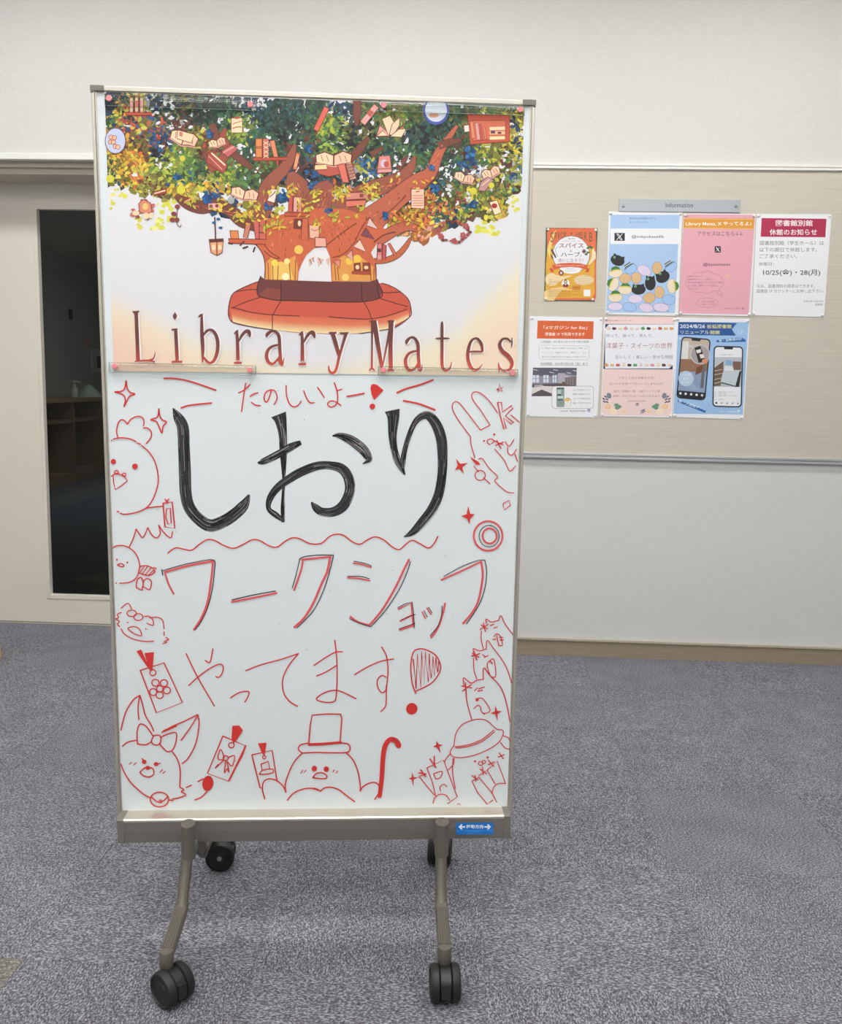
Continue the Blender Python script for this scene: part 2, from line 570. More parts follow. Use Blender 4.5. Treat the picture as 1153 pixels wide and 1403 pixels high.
# rail over the door, header boxes
structure(one_box('trim_1', M['rail'], U_L, wall_uz(700, 230)[0], -.016, .02, z_rail_b, z_rail_t, bevel=.002), 'white rail above the door')
hd = one_box('trim_2', M['header'], door_u0, door_u1, .03, DN + .02, wall_uz(60, 227)[1], z_rail_b + .01)
structure(hd, 'beige door track housing')
one_box('track_cover', M['header'], door_u0, door_u1, .05, DN - .03, wall_uz(60, 239, .05)[1], wall_uz(60, 227, .05)[1] + .003, hd)

# ceiling lamps: one row close to the back wall, further rows over the room
def ceiling_lamp(u, n, label):
    t = thing('ceiling_lamp', label, 'lamp', WP(u, n, CEIL - .03), 'ceiling lamps')
    a, b = .62, .16
    m = MB(); wbox(m, u - a, u + a, n - b, n + b, CEIL - .028, CEIL - .012); m.build('diffuser', M['lamp'], t)
    m = MB()
    for q in ((-a - .02, a + .02, -b - .02, -b), (-a - .02, a + .02, b, b + .02), (-a - .02, -a, -b, b), (a, a + .02, -b, b)):
        wbox(m, u + q[0], u + q[1], n + q[2], n + q[3], CEIL - .032, CEIL)
    m.build('lamp_frame', M['lampframe'], t)
u_a = wall_uz(480, 10)[0]; u_b = wall_uz(1005, 10)[0]
du = u_b - u_a
rows = ((-1.05, 'near the back wall'), (-3.1, 'in front of the whiteboard'), (-4.5, 'over the viewer'), (-5.9, 'behind the viewer'))
for n, rn in rows:
    for k, cn_ in ((-1, 'left'), (0, 'middle'), (1, 'right')):
        ceiling_lamp(u_a + du * (k + .15), n, 'white ceiling lamp panel %s, %s of its row' % (rn, cn_))

# pinboard
t = thing('pinboard', 'long beige cloth pinboard with silver rails on the back wall', 'pinboard', WP(wall_uz(940, 620)[0], 0, z_pr_b))
pu0, pu1 = wall_uz(470, 400)[0], U_R - .02
one_box('cloth_panel', M['cork'], pu0, pu1, -.010, -.0005, z_pb_b, z_pb_t, t)
for nm, z0, z1 in (('top_rail', z_pb_t, z_pr_t), ('bottom_rail', z_pr_b, z_pb_b)):
    zz = z1 - z0
    m = MB()
    wbox(m, pu0, pu1, -.020, -.0005, z0, z0 + zz * .42)
    wbox(m, pu0, pu1, -.016, -.0005, z0 + zz * .42, z0 + zz * .58)
    wbox(m, pu0, pu1, -.020, -.0005, z0 + zz * .58, z1)
    m.build(nm, M['rail'] if nm == 'top_rail' else M['alu'], t, bevel=.0015)

# ------------------------------------------------------------------ sliding door with a glass panel
gu0t, gz1 = wall_uz(48.5, 284.3, DN)
gu0b, gz0 = wall_uz(63.6, 819, DN)
gu0 = (gu0t + gu0b) / 2
gu1 = gu0 + .40
dz1 = wall_uz(60, 236, DN)[1] + .03
dr = structure(one_box('door_1', M['door'], door_u0, gu0, DN, DN + .045, .008, dz1), 'cream sliding door with a tall dark glass panel')
m = MB(); wbox(m, gu0, gu1, DN, DN + .045, gz1, dz1); m.build('top_rail', M['door'], dr)
m = MB(); wbox(m, gu0, gu1, DN, DN + .045, .008, gz0); m.build('bottom_rail', M['door'], dr)
m = MB(); wbox(m, gu1, door_u1, DN, DN + .045, .008, dz1); m.build('stile', M['door'], dr)
e = .014
m = MB()
for q in ((gu0 - .004, gu0 + e, gz0, gz1), (gu1 - e, gu1 + .004, gz0, gz1), (gu0 - .004, gu1 + .004, gz1 - e * .6, gz1 + .004), (gu0 - .004, gu1 + .004, gz0 - .004, gz0 + e * 1.3)):
    wbox(m, q[0], q[1], DN - .004, DN + .03, q[2], q[3])
m.build('glazing_bead', M['door'], dr, bevel=.002)
one_box('glass_pane', M['glass'], gu0 + .003, gu1 - .003, DN + .031, DN + .036, gz0 + .003, gz1 - .003, dr)
structure(one_box('trim_3', M['header'], door_u0, door_u1, DN - .004, DN + .06, -.004, .004), 'dark floor guide under the door')

# ------------------------------------------------------------------ unlit room behind the glass
BU0, BU1, BN1, BZ = -7.5, door_u1 + .1, 13.0, 2.9
c0, c1 = on_floor(70, 670), on_floor(142, 651)
cdir = (c1 - c0).normalized()
cnrm = Vector((cdir.y, -cdir.x, 0))            # front of the cabinet, faces the glass
A = c0 - cdir * .8
LEN = 5.0
WB = A - cnrm * .63                            # wall behind the counter
m = MB(); m.box(WB - cdir * 7.5 - ZV * .01, cdir * 15.0, -cnrm * .1, ZV * (BZ + .01)); structure(m.build('wall_far_left', M['dwall']))
structure(one_box('wall_far_back', M['dwall'], BU0, BU1, BN1, BN1 + .1, -.01, BZ))
structure(one_box('wall_far_right', M['dwall'], BU1, BU1 + .1, DN + .1, BN1, -.01, BZ))
structure(one_box('wall_far_front', M['dwall'], BU0, door_u0, DN + .1, DN + .2, -.01, BZ))
structure(one_box('ceiling_far', M['ceil'], BU0, BU1, DN + .1, BN1, BZ, BZ + .1))
structure(one_box('floor_far', M['dfloor'], BU0 - .1, BU1, DN + .046, BN1, -.0058, .001))
t = thing('counter_cabinet', 'dark wooden shelf counter in the unlit room behind the door glass', 'cabinet', A + cdir * LEN / 2 - cnrm * .3)
H_T = .985
def cbx(name, mat, a, b, f0, f1, z0, z1):
    mm = MB(); mm.box(A + cdir * a - cnrm * f1 + ZV * z0, cdir * (b - a), cnrm * (f1 - f0), ZV * (z1 - z0))
    return mm.build(name, mat, t)
cbx('worktop', M['wood'], -.02, LEN, -.03, .62, H_T, H_T + .045)
cbx('plinth', M['dkwood'], 0, LEN, .01, .6, 0, .12)
cbx('back_panel', M['dkwood'], 0, LEN, .57, .6, .12, H_T)
cbx('shelf', M['dkwood'], 0, LEN, .0, .57, .74, .77)
for k in range(6):
    a = k * .98 + .55
    if a < LEN: cbx('divider', M['dkwood'], a - .03, a + .03, 0, .57, .12, H_T)
cbx('splashback', M['wood'], -.02, 1.55, .56, .62, H_T + .045, H_T + .26)
# pump bottle, cloth, wall sheet, green board seen through the glass
def on_counter(x, back):
    q = hit(x, 540, A - cnrm * back, cnrm)
    return Vector((q.x, q.y, H_T + .045))
pb = on_counter(102.5, .24)
t = thing('pump_bottle', 'white pump dispenser bottle on the dark counter behind the glass', 'bottle', pb)
m = MB(); m.lathe(pb, ZV, [(0, .038), (.004, .041), (.105, .041), (.118, .034), (.125, .016), (.14, .015)], 20); m.build('bottle_body', M['bottle'], t, smooth=True)
m = MB(); m.lathe(pb + ZV * .14, ZV, [(0, .017), (.02, .017), (.022, .007), (.06, .007)], 16); m.build('pump_collar', M['bottle'], t, smooth=True)
m = MB(); q = pb + ZV * .2; m.tube([q - WU * .02, q + WU * .04 + ZV * .003, q + WU * .07 - ZV * .004, q + WU * .088 - ZV * .024], [.011, .009, .007, .006], 10); m.build('nozzle', M['bottle'], t, smooth=True)
cc = on_counter(122, .26)
m = MB()
rings = []
for h, rx, ry in ((0, .16, .13), (.03, .155, .125), (.07, .12, .10), (.11, .085, .075), (.145, .045, .045), (.16, .02, .02)):
    rings.append([cc + WU * (rx * math.cos(a_) * (1 + .09 * math.sin(3 * a_ + h * 20))) + WN * (ry * math.sin(a_) * (1 + .08 * math.cos(4 * a_))) + ZV * h for a_ in [2 * math.pi * k / 28 for k in range(28)]])
m.loft(rings)
tag(m.build('folded_cloth', M['cloth'], smooth=True), 'pale green cloth heaped beside the pump bottle behind the glass', 'cloth')
def far_px(x, y): return hit(x, y, WB, cnrm)
def far_box(x0, y0, x1, y1, d0, d1):
    a, b = far_px(x0, y0), far_px(x1, y1)
    mm = MB(); mm.box(Vector((a.x, a.y, b.z)) + cnrm * d0, cdir * (b - a).dot(cdir), cnrm * (d1 - d0), ZV * (a.z - b.z)); return mm
t = thing('wall_notice', 'pale notice on the far wall behind the door glass', 'notice', far_px(138, 511))
far_box(124, 478, 152, 511, .001, .01).build('notice_sheet', M['bottle'], t)
far_box(132, 488, 146, 505, .010, .013).build('dark_picture', M['housing'], t)
c = far_px(119, 470)
m = MB(); m.lathe(c, cnrm, [(0, .0), (0, .075), (.006, .075), (.006, .055), (.003, .055), (.003, 0)], 24)
tag(m.build('round_sign', M['pink'], smooth=True), 'round ring sign on the far wall behind the glass', 'sign')
tag(far_box(93.5, 423, 98.5, 438, .001, .014).build('wall_switch', M['housing'], bevel=.004), 'dark switch plate on the far wall behind the glass', 'switch')
# added fill lamp, out of view, that lifts the dark back room a little
lp = WP(-3.6, 5.5, BZ - .02)
m = MB(); m.lathe(lp, ZV, [(0, .0), (0, .12), (.018, .13)], 20)
tag(m.build('fill_lamp', M['bfill']), 'small added fill lamp on the ceiling of the dark room', 'lamp')

# yellow low box cut by the left edge of the photo
p = on_floor(1.6, 907.5)
YF = Vector((p.x, p.y, 0)).normalized(); YR = Vector((YF.y, -YF.x, 0))     # turned so that its long side points at the viewer
t0 = p - YR * .20
m = MB()
rings = []
for h, g in ((0, .010), (.006, .002), (.02, 0), (.085, .004), (.094, .010), (.096, .02)):
    ring = []
    for (sx, sy, a0) in ((1, 1, 0), (-1, 1, 90), (-1, -1, 180), (1, -1, 270)):
        for k in range(4):
            a_ = math.radians(a0 + 30 * k)
            r = .03
            ring.append(t0 + YR * (.10 + sx * (.10 - r) + (r - g) * math.cos(a_)) + YF * (.10 + sy * (.10 - r) + (r - g) * math.sin(a_)) + ZV * h)
    rings.append(ring)
m.loft(rings)
tag(m.build('storage_box', M['yellow'], smooth=True), 'low yellow box on the carpet cut by the left edge', 'box')

# ================================================================== MOBILE WHITEBOARD
_byaw, _btilt, _broll = .05801, -.01811, .00439
BU_, BN_ = Vector((math.cos(_byaw), math.sin(_byaw), 0)), Vector((-math.sin(_byaw), math.cos(_byaw), 0))
_v = ZV * math.cos(_btilt) + BN_ * math.sin(_btilt)
BU = BU_ * math.cos(_broll) + _v * math.sin(_broll)
BV = _v * math.cos(_broll) - BU_ * math.sin(_broll)
BN = BV.cross(BU) * -1
if BN.y < 0: BN = -BN
BO = Vector((-.18, 1.96815, 1.2))
u0, u1, v0, v1 = -.4983, .40195, -.991, .63852
def B(u, v, n): return BO + BU * u + BV * v + BN * n
def L_(u, n, z): return Vector((BO.x, BO.y, 0)) + BU_ * u + BN_ * n + ZV * z        # upright frame for legs
def bbox(mb, a, b, c, d, e, f): mb.box(B(a, c, e), BU * (b - a), BV * (d - c), BN * (f - e))

wb = thing('mobile_whiteboard', 'tall portrait whiteboard on casters covered in red and black marker drawings', 'whiteboard', L_(-.04, 0, 0))
PN = .004                                        # panel surface sits this far behind the frame face
D = .022
vt = -.9156                                      # top of the pen tray
m = MB(); bbox(m, u0 + .004, u1 - .004, vt - .03, v1 - .004, PN, D - .004); m.build('writing_panel', M['board'], wb)
fw_ = .010
for s0, s1 in ((u0, u0 + fw_), (u1 - fw_, u1)):
    m = MB()
    out0, out1 = (s0, s0 + .0065) if s0 < 0 else (s1 - .0065, s1)
    bbox(m, out0, out1, v0, v1, 0, D)
    in0, in1 = (s0 + .0065, s1) if s0 < 0 else (s0, s1 - .0065)
    bbox(m, in0, in1, v0 + .05, v1, .0022, D)
    m.build('side_rail', M['frame'], wb, bevel=.0012)
m = MB()
bbox(m, u0 + .003, u1 - .003, v1 - .0095, v1, -.0005, D)
bbox(m, u0 + .003, u1 - .003, v1 - .0125, v1 - .0095, .0022, D)
m.build('top_rail', M['frame'], wb, bevel=.0012)
for sgn, ue in ((1, u0), (-1, u1)):
    m = MB()
    a, b = sorted((ue - sgn * .0012, ue + sgn * .0265)); bbox(m, a, b, v1 - .0105, v1 + .0012, -.002, D + .002)
    a, b = sorted((ue - sgn * .0012, ue + sgn * .0055)); bbox(m, a, b, v1 - .0135, v1 - .0105, -.002, D + .002)
    m.build('corner_cap', M['cap'], wb, bevel=.0015)
# pen tray: bright ledge, front face, end caps
TN = -.037
tb = -.973
ce = .0225
m = MB()
m.loft([[B(u, *q) for q in ((vt, PN), (vt - .001, TN + .003), (vt - .0035, TN), (vt - .008, TN), (vt - .008, PN))] for u in (u0 + ce, u1 - ce)])
tr_ = m.build('pen_tray', M['tray'], wb)
m = MB()
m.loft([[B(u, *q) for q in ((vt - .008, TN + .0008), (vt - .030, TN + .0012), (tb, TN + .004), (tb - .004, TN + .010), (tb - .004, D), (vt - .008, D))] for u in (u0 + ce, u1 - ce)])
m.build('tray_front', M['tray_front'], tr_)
for sgn, ue in ((1, u0), (-1, u1)):
    m = MB()
    o_ = ue + sgn * .004
    i_ = ue + sgn * (ce + .0004)
    a, b = sorted((o_, i_))
    prof = ((vt + .0006, PN), (vt - .0005, TN + .003), (vt - .003, TN - .0008), (vt - .030, TN + .0004), (tb - .002, TN + .0035), (tb - .005, TN + .010), (tb - .005, D), (vt, D))
    sl = .004 * sgn
    m.loft([[B(u + (0 if (k in (0, 5, 6, 7)) else (sl if u == o_ else 0)), *q) for k, q in enumerate(prof)] for u in (a, b)])
    m.build('tray_end_cap', M['cap'], tr_, bevel=.001)

# legs
def leg(u_top, u_bot, side, dn=0.0):
    """side -1: towards the viewer, +1: behind the board"""
    def q(t, n, z): return L_(u_top + (u_bot - u_top) * t, n if side < 0 else -n + dn * t, z)
    m = MB()
    m.tube([q(.1, -.064, .262), q(.3, -.066, .212), q(.55, -.113, .120), q(.6, -.122, .108)], .0128, 18, up=BU_)
    lg = m.build('leg', M['leg'], wb, smooth=True)
    m = MB()
    rings = []
    for z, cut in ((.214, 0), (.222, 0), (.293, 1)):
        c = q(.1, -.064, z)
        rings.append([c + BU_ * (.0155 * math.cos(a)) + BN_ * (.0155 * math.sin(a)) + ZV * (cut * .003 * (math.sin(a) if side < 0 else -math.sin(a))) for a in [2 * math.pi * k / 20 for k in range(20)]])
    m.loft(rings); m.build('sleeve', M['sleeve'], lg, smooth=True)
    # foot casting: rounded bar sloping outwards, ribs on top
    def foot_ring(t, n, z, w, h):
        c = q(t, n, z)
        return [c + BU_ * (w * math.copysign(abs(math.cos(a)) ** .55, math.cos(a))) + ZV * (h * math.copysign(abs(math.sin(a)) ** .55, math.sin(a))) for a in [2 * math.pi * k / 20 for k in range(20)]]
    m = MB()
    m.loft([foot_ring(.55, -.100, .128, .0135, .012), foot_ring(.6, -.118, .120, .0142, .013), foot_ring(.8, -.175, .106, .0142, .012), foot_ring(1, -.226, .095, .0142, .010), foot_ring(1, -.240, .092, .012, .009)])
    m.build('foot', M['sleeve'], lg, smooth=True)
    m = MB()
    for k in range(-2, 3):
        o = BU_ * (k * .0048)
        m.tube([q(.65, -.132, .1285) + o, q(.8, -.175, .1182) + o, q(.98, -.226, .1058) + o], .0015, 6)
    m.build('grip_ribs', M['leg'], lg, smooth=True)
    m = MB()
    c = q(1, -.232, 0)
    m.lathe(c, ZV, [(.066, .0125), (.070, .0145), (.098, .0145), (.1035, .013), (.105, .0)], 22)
    m.build('caster_socket', M['sleeve'], lg, smooth=True)
    return c

def caster(c, ang, trail=.018, bolt=False):
    """c: stem foot point on the floor; ang: direction of the axle"""
    ax = Vector((math.cos(ang), math.sin(ang), 0))
    tr = Vector((-math.sin(ang), math.cos(ang), 0))
    R_ = .0375
    hub = Vector((c.x, c.y, 0)) + tr * trail + ZV * R_
    m = MB()
    rings = []
    for h in (-.0105, .0105):                       # hood between the wheels
        ring = []
        for k in range(22):
            a = 2 * math.pi * k / 22
            r = .0335 if math.sin(a) > -.55 else .027
            ring.append(hub + ax * h + tr * (r * math.cos(a)) + ZV * (r * math.sin(a)))
        rings.append(ring)
    m.loft(rings)
    m.lathe(Vector((c.x, c.y, 0)), ZV, [(.045, .0105), (.064, .0105)], 16)
    m.box(hub - ax * .0095 - tr * .0345 - ZV * .016, ax * .019, tr * .006, ZV * .032)
    cs = m.build('caster', M['housing'], wb, smooth=True)
    for sg in (-1, 1):
        m = MB()
        m.lathe(hub + ax * (sg * .0115), ax * sg, [(0, .030), (.0005, .0345), (.003, R_), (.014, R_), (.0185, .0345), (.0190, .031), (.0165, .0295), (.0165, .0175), (.0178, .0165), (.0178, .0)], 30)
        w_ = m.build('wheel', M['rubber'], cs, smooth=True)
    if bolt:
        m = MB(); m.lathe(hub + ax * .0285, ax, [(0, .0065), (.004, .0065), (.005, .005), (.005, 0)], 14)
        m.build('axle_bolt', M['bolt'], cs, smooth=True)
        m = MB(); m.lathe(hub - ax * .0285, -ax, [(0, .0065), (.004, .0065), (.005, .005), (.005, 0)], 14)
        m.build('axle_bolt', M['bolt'], cs, smooth=True)
    m = MB(); m.lathe(Vector((c.x, c.y, 0)), ZV, [(.058, .0085), (.060, .0118), (.0675, .0118), (.069, .009)], 16)
    m.build('stem_nut', M['bolt'], cs, smooth=True)

caster(leg(-.319, -.334, -1), math.radians(50), -.020)
caster(leg(.238, .234, -1), math.radians(4), -.022)
c = leg(-.322, -.334, 1, .05); caster(c, math.radians(97), -.026, True)
c = leg(.238, .262, 1, .04); caster(c, math.radians(-6), .020)
# brackets that carry the rear legs under the frame
for uu in (-.322, .238):
    m = MB(); m.box(L_(uu - .013, -.052, .208), BU_ * .026, BN_ * .106, ZV * .022)
    m.build('leg_bracket', M['cap'], wb, bevel=.002)

# direction sticker on the tray front
sp = Print(B(.25, (vt + tb) / 2, TN - .00005), BN, wb, M['sticker'])
sp.crop(480, 1090, 740, 1153)
sp.poly('641,165 866,163 866,236 641,238', (30, 120, 205))
sp.poly('645,212 862,210 862,214 645,216', (70, 150, 225))
for s in (1, -1):
    X = lambda x: x if s > 0 else 1509 - x
    sp.poly([(X(655), 190), (X(674), 173), (X(680), 179), (X(672), 186), (X(696), 186), (X(696), 195), (X(672), 195), (X(680), 202), (X(674), 208)], (240, 246, 252))
sp.text('移動方向', 755, 189, 104, 24, (240, 246, 252), .02)
sp.text('移動するときは両手で持って', 750, 218, 84, 6, (110, 175, 235))
sp.text('左右に動かしてください', 750, 228, 84, 6, (110, 175, 235))
sp.flush('direction_sticker', 'blue sticker with white arrows')

# ------------------------------------------------------------------ marker drawings on the panel
ink = Print(B(0, 0, PN - .00004), BN, wb, M['ink'])
RED, BLK = (214, 58, 54), (30, 31, 32)
PINKRED = (226, 92, 96)
CR = dict(A=(140, 510, 440, 1153), B=(420, 510, 720, 1153), C=(140, 720, 440, 1153), D=(420, 720, 720, 1153), E=(150, 930, 440, 1153), F=(420, 930, 720, 1153))
def S(c, pts, w=6.5, col=RED, smooth=True):
    ink.crop(*CR[c])
    for one in pts.split(';'):
        ink.line(one, w, col, smooth)
def G(c, pts, w=6.5, col=RED): S(c, pts, w, col, False)
def FILL(c, pts, col=RED):
    ink.crop(*CR[c]); ink.poly(pts, col)
def DOT(c, x, y, rx, ry=None, col=RED, rot=0):
    ink.crop(*CR[c]); ink.ell(x, y, rx, ry or rx, col, rot)
def RING(c, x, y, rx, ry=None, w=6, col=RED, rot=0):
    ink.crop(*CR[c]); ink.ring(x, y, rx, ry or rx, w, col, rot)
def done(name, label): ink.flush(name, label)

# big black brush kana, filled with marker streaks
def brush(c, pts):
    ink.crop(*CR[c])
    ink.line(pts, 1, (58, 58, 59), cap=False)
    q = spline(P(pts))
    # streaks along the stroke
    n = len(q)
    for k in range(95):
        off = rnd.uniform(-.46, .46)
        a = rnd.randrange(0, max(1, n - 6)); b = min(n - 1, a + rnd.randrange(3, 11))
        seg = []
        for i in range(a, b + 1):
            p = q[i]; s0, s1 = q[max(i - 1, 0)], q[min(i + 1, n - 1)]
            dx, dy = s1[0] - s0[0], s1[1] - s0[1]; d = math.hypot(dx, dy) or 1
            seg.append((p[0] - dy / d * p[2] * off, p[1] + dx / d * p[2] * off))
        g = rnd.choice((14, 18, 22, 26, 30, 92, 118, 150, 176))
        ink.line(seg, rnd.uniform(2, 5.0) if g < 60 else rnd.uniform(1.0, 2.6), (g, g, g + 1), smooth=False, cap=False)
brush('A', '372,188,4 396,232,48 424,290,62 430,400,62 435,520,64 440,640,62 460,715,62 510,775,62 570,808,66 640,785,64 700,745,62 745,700,54 774,645,12')
done('marker_kana', 'large black brushed kana shi')
brush('A', '928,222,84 940,258,62 950,330,44 953,420,38 955,500,26 955,570,15 953,640,17 950,720,22 952,790,18')
brush('A', '818,478,8 850,470,34 930,430,40 1000,390,40 1046,370,24')
brush('A', '958,785,12 915,752,30 876,718,24 884,662,35 928,602,40 1010,545,46 1076,512,46 1136,492,44 1196,490,42 1256,505,50 1291,545,54 1304,600,54 1296,650,54 1266,705,56 1216,735,50 1156,735,44 1121,710,36 1101,683,5')
brush('B', '135,336,4 170,332,28 230,355,48 290,400,52 320,440,44 328,464,28 294,482,4')
done('marker_kana', 'large black brushed kana o')
brush('B', '450,200,80 456,240,62 452,330,44 460,400,36 476,460,36 496,500,30 516,541,5')
brush('B', '508,505,16 506,470,28 516,410,26 536,340,26 566,270,28 600,234,36 640,228,46 680,272,54 708,350,56 715,440,52 712,540,48 695,640,50 660,720,50 610,785,46 560,840,34 512,868,5')
done('marker_kana', 'large black brushed kana ri')

# small red line at the top
for c, p_, w_ in (('A', '325,32 380,33 450,45 530,70 598,94', 8), ('A', '415,188 450,176 510,168 575,162', 8), ('B', '475,108 520,88 600,65 664,40', 9), ('B', '510,150 580,163 630,180 675,198', 9)):
    S(c, p_, w_); done('marker_line', 'red burst line')
S('A', '718,108 745,95 778,65;755,58 745,120 733,208;778,128 795,115 820,108;785,158 805,172 832,176')
S('A', '890,95 880,130 865,158 852,140 860,108 885,93 910,100 920,130 916,150 905,170')
S('A', '968,70 970,120 985,165 1010,182 1035,170 1045,152')
S('B', '-16,98 0,138 18,160 40,160;57,80 75,105 92,133')
S('B', '145,55 160,100 162,150 150,175 125,183 110,168 122,153 148,154 180,175;158,98 185,90')
S('B', '212,127 255,120 302,111', 8)
FILL('B', '340,66 352,61 370,66 405,95 380,120 355,146 342,120 335,85'); DOT('B', 346, 180, 15)
done('marker_lettering', 'small red handwritten line')
S('C', '345,145 385,118 430,125 470,130 510,100 550,75 590,78 640,105 690,120 740,100 790,75 830,80 880,108 920,113 960,85 1000,65 1040,70 1085,92 1118,98 1156,92 1196,58 1231,46 1271,52 1316,85 1356,98 1396,75 1436,60 1481,75 1526,112 1563,127 1596,100 1631,78 1666,92 1716,118 1746,95 1766,58', 6.5)
done('marker_wave', 'red wavy line')

# red katakana with a thin black shadow line
S('C', '330,245 460,210 585,187;582,190 575,270 555,400 520,490 482,548', 11, PINKRED); S('C', '330,250 350,310 376,360', 9, PINKRED)
G('C', '313,232 318,262', 5, BLK); S('C', '318,238 440,203 560,180', 4, BLK); S('C', '560,180 592,187 590,240 580,330 555,430 520,505 488,550', 4.5, BLK)
done('marker_lettering', 'red and black katakana wa')
S('C', '682,402 790,382 918,355', 10, PINKRED); S('C', '682,392 800,365 912,345', 5, BLK)
done('marker_lettering', 'red and black long vowel bar')
S('C', '1055,190 1045,240 1010,340;1050,180 1150,170 1198,165', 10, PINKRED); S('C', '1200,165 1185,240 1153,310 1110,410 1060,490 1012,535', 12, PINKRED)
S('C', '1000,330 1020,260 1040,175;1040,175 1070,163 1150,155 1217,157;1217,157 1200,230 1165,340 1110,450 1025,538', 4.5, BLK)
done('marker_lettering', 'red and black katakana ku')
S('D', '245,198 290,205 340,220;215,275 270,278 332,290', 8, PINKRED); S('D', '248,188 300,198 340,212;215,268 280,268 330,280', 4, BLK)
S('D', '230,480 270,508 330,525', 10, PINKRED); S('D', '330,525 400,440 470,320 510,235 538,180', 11, PINKRED); S('D', '225,490 280,515 338,532', 4, BLK); S('D', '338,532 420,440 490,330 530,240 545,190', 4.5, BLK)
done('marker_lettering', 'red and black katakana shi')
G('D', '482,440 550,408 560,530;492,503 558,470;490,550 563,525', 9, PINKRED); G('D', '480,432 520,412 555,402 562,460 567,540;500,495 572,468;485,545 570,515', 4, BLK)
done('marker_lettering', 'small red and black katakana yo')
G('D', '608,455 625,490;632,435 655,468', 7, PINKRED); G('D', '617,448 634,482;641,430 661,462', 4, BLK); S('D', '728,410 715,470 690,540 655,590', 10, PINKRED); S('D', '712,425 710,470 690,530 650,580', 4.5, BLK)
done('marker_lettering', 'small red and black katakana tsu')
S('D', '708,287 820,237 918,190', 9, PINKRED); S('D', '918,190 926,270 905,390 870,460 823,515', 11, PINKRED)
S('D', '722,268 820,215 900,185 938,183', 4, BLK); S('D', '938,183 947,250 935,340 905,420 842,517', 4.5, BLK)
RING('B', 955, 862, 76, 78, 10, PINKRED); RING('B', 960, 863, 53, 57, 4, BLK); RING('B', 963, 862, 37, 40, 10, PINKRED)
done('marker_lettering', 'red and black katakana pu with its ring')
# red hiragana line
S('C', '442,675 500,795 590,950;455,842 520,785 580,745 620,730 637,745 630,780 612,800 598,795;582,650 575,690 565,722 542,710')
done('marker_lettering', 'red hiragana ya')
S('C', '675,908 720,880 770,875 765,905 750,930'); done('marker_lettering', 'small red hiragana tsu')
S('C', '755,765 830,735 940,705 1032,675'); S('C', '1032,675 980,740 950,810 955,880 985,925 1028,952'); done('marker_lettering', 'red hiragana te')
S('D', '38,737 100,695 150,668 188,665;52,792 100,772 160,735;148,605 158,700 160,800 155,900 140,928 90,930 50,912 100,878 150,868 190,878 260,912'); done('marker_lettering', 'red hiragana ma')
S('D', '252,785 320,745 390,715 458,703;395,640 420,690 428,770 420,860 418,930 412,957 390,980;418,800 395,790 372,815 375,855 395,880 415,870 420,840'); done('marker_lettering', 'red hiragana su')
S('D', '575,885 555,830 548,740 560,670 590,650 630,655 680,685 705,740 690,790 650,835 575,872')
G('D', '560,705 575,860 583,675 600,850 605,665 618,838 625,665 640,825 645,675 655,805 665,690 672,792 680,695 690,772 695,718', 7)
DOT('F', 553, 158, 30, 31, rot=.5); done('marker_lettering', 'red hatched exclamation mark')

# doodles
S('A', '125,45 118,85 100,100 65,104 90,110 115,125 122,150 114,182 130,150 145,125 172,115 145,105 132,85 125,45', 7); done('marker_doodle', 'red outlined sparkle')
S('A', '298,192 290,235 255,250 285,260 300,290 314,320 320,285 338,262 315,250 302,225 298,192', 7)
done('marker_doodle', 'small red outlined sparkle')
S('A', '82,342 75,310 85,265 105,250 125,262 133,272 150,248 185,232 212,240 220,262 217,282;217,294 240,295 258,315 255,345 232,375;58,352 100,345 150,352 178,366;185,372 202,379;208,386 250,425 280,480 295,560 285,620 260,680 230,715 180,738 120,748 95,742;88,735 78,733')
DOT('A', 49, 359, 4); DOT('A', 58, 471, 14); DOT('A', 172, 496, 15)
G('A', '48,548 65,535 78,532 112,545 132,572 100,598 68,617 60,580 58,548', 6); RING('A', 75, 527, 10); RING('A', 115, 540, 9)
done('marker_doodle', 'red doodle of a round crested bird')
S('A', '225,717 270,710 320,706'); G('A', '320,690 368,683 382,822 330,815 320,690', 7.5); G('A', '338,720 358,715 363,795 346,800 335,765 338,720;330,668 340,690 350,668;340,672 340,690', 6)
done('marker_doodle', 'red doodle of an arm with a bookmark')
S('A', '143,920 165,870 178,826;178,826 195,850 215,870 240,818;240,818 260,855 285,872 305,850 297,805;297,805 325,845 360,872 370,840', 6)
done('marker_doodle', 'red zigzag crest')
S('C', '55,118 80,106 120,108 160,130 185,165 197,210 190,250 175,280 140,300 92,304;80,208 100,200 115,212 100,217 80,208;200,215 235,212 270,228 275,245 250,262 215,258 192,245 200,215;272,220 285,228;178,325 185,285 205,275 215,300 213,325;213,325 220,290 240,280 258,295 255,325 245,338 213,322 208,340 178,325', 6)
G('C', '200,245 220,218;212,252 240,215;228,258 258,222;245,260 270,235', 5); DOT('C', 77, 180, 5); DOT('C', 132, 195, 5); DOT('C', 73, 303, 4)
done('marker_doodle', 'red doodle of a small round bird')
S('C', '100,435 135,410 155,438;222,480 245,478 265,495 268,525 235,515;250,487 290,483 318,500 325,545;325,560 326,580;100,458 80,468 85,485 72,492 90,505 80,520 92,532;100,545 115,570 160,597 220,610 270,609;135,540 165,532 195,545 207,580 170,570 135,545;335,590 350,600 335,605;325,610 340,615 320,622', 5.5)
RING('C', 155, 462, 25, 17, 5.5); RING('C', 190, 482, 24, 18, 5.5); DOT('C', 133, 511, 4); DOT('C', 230, 545, 4)
done('marker_doodle', 'red doodle of a fluffy dog face with a bow')
FILL('C', '180,662 205,653 236,722 222,672 272,667 268,720 262,768 245,756'); G('C', '200,763 325,723 422,932 285,986 200,763', 7); RING('C', 266, 775, 16, 16, 6)
RING('C', 303, 860, 17, 17, 6)
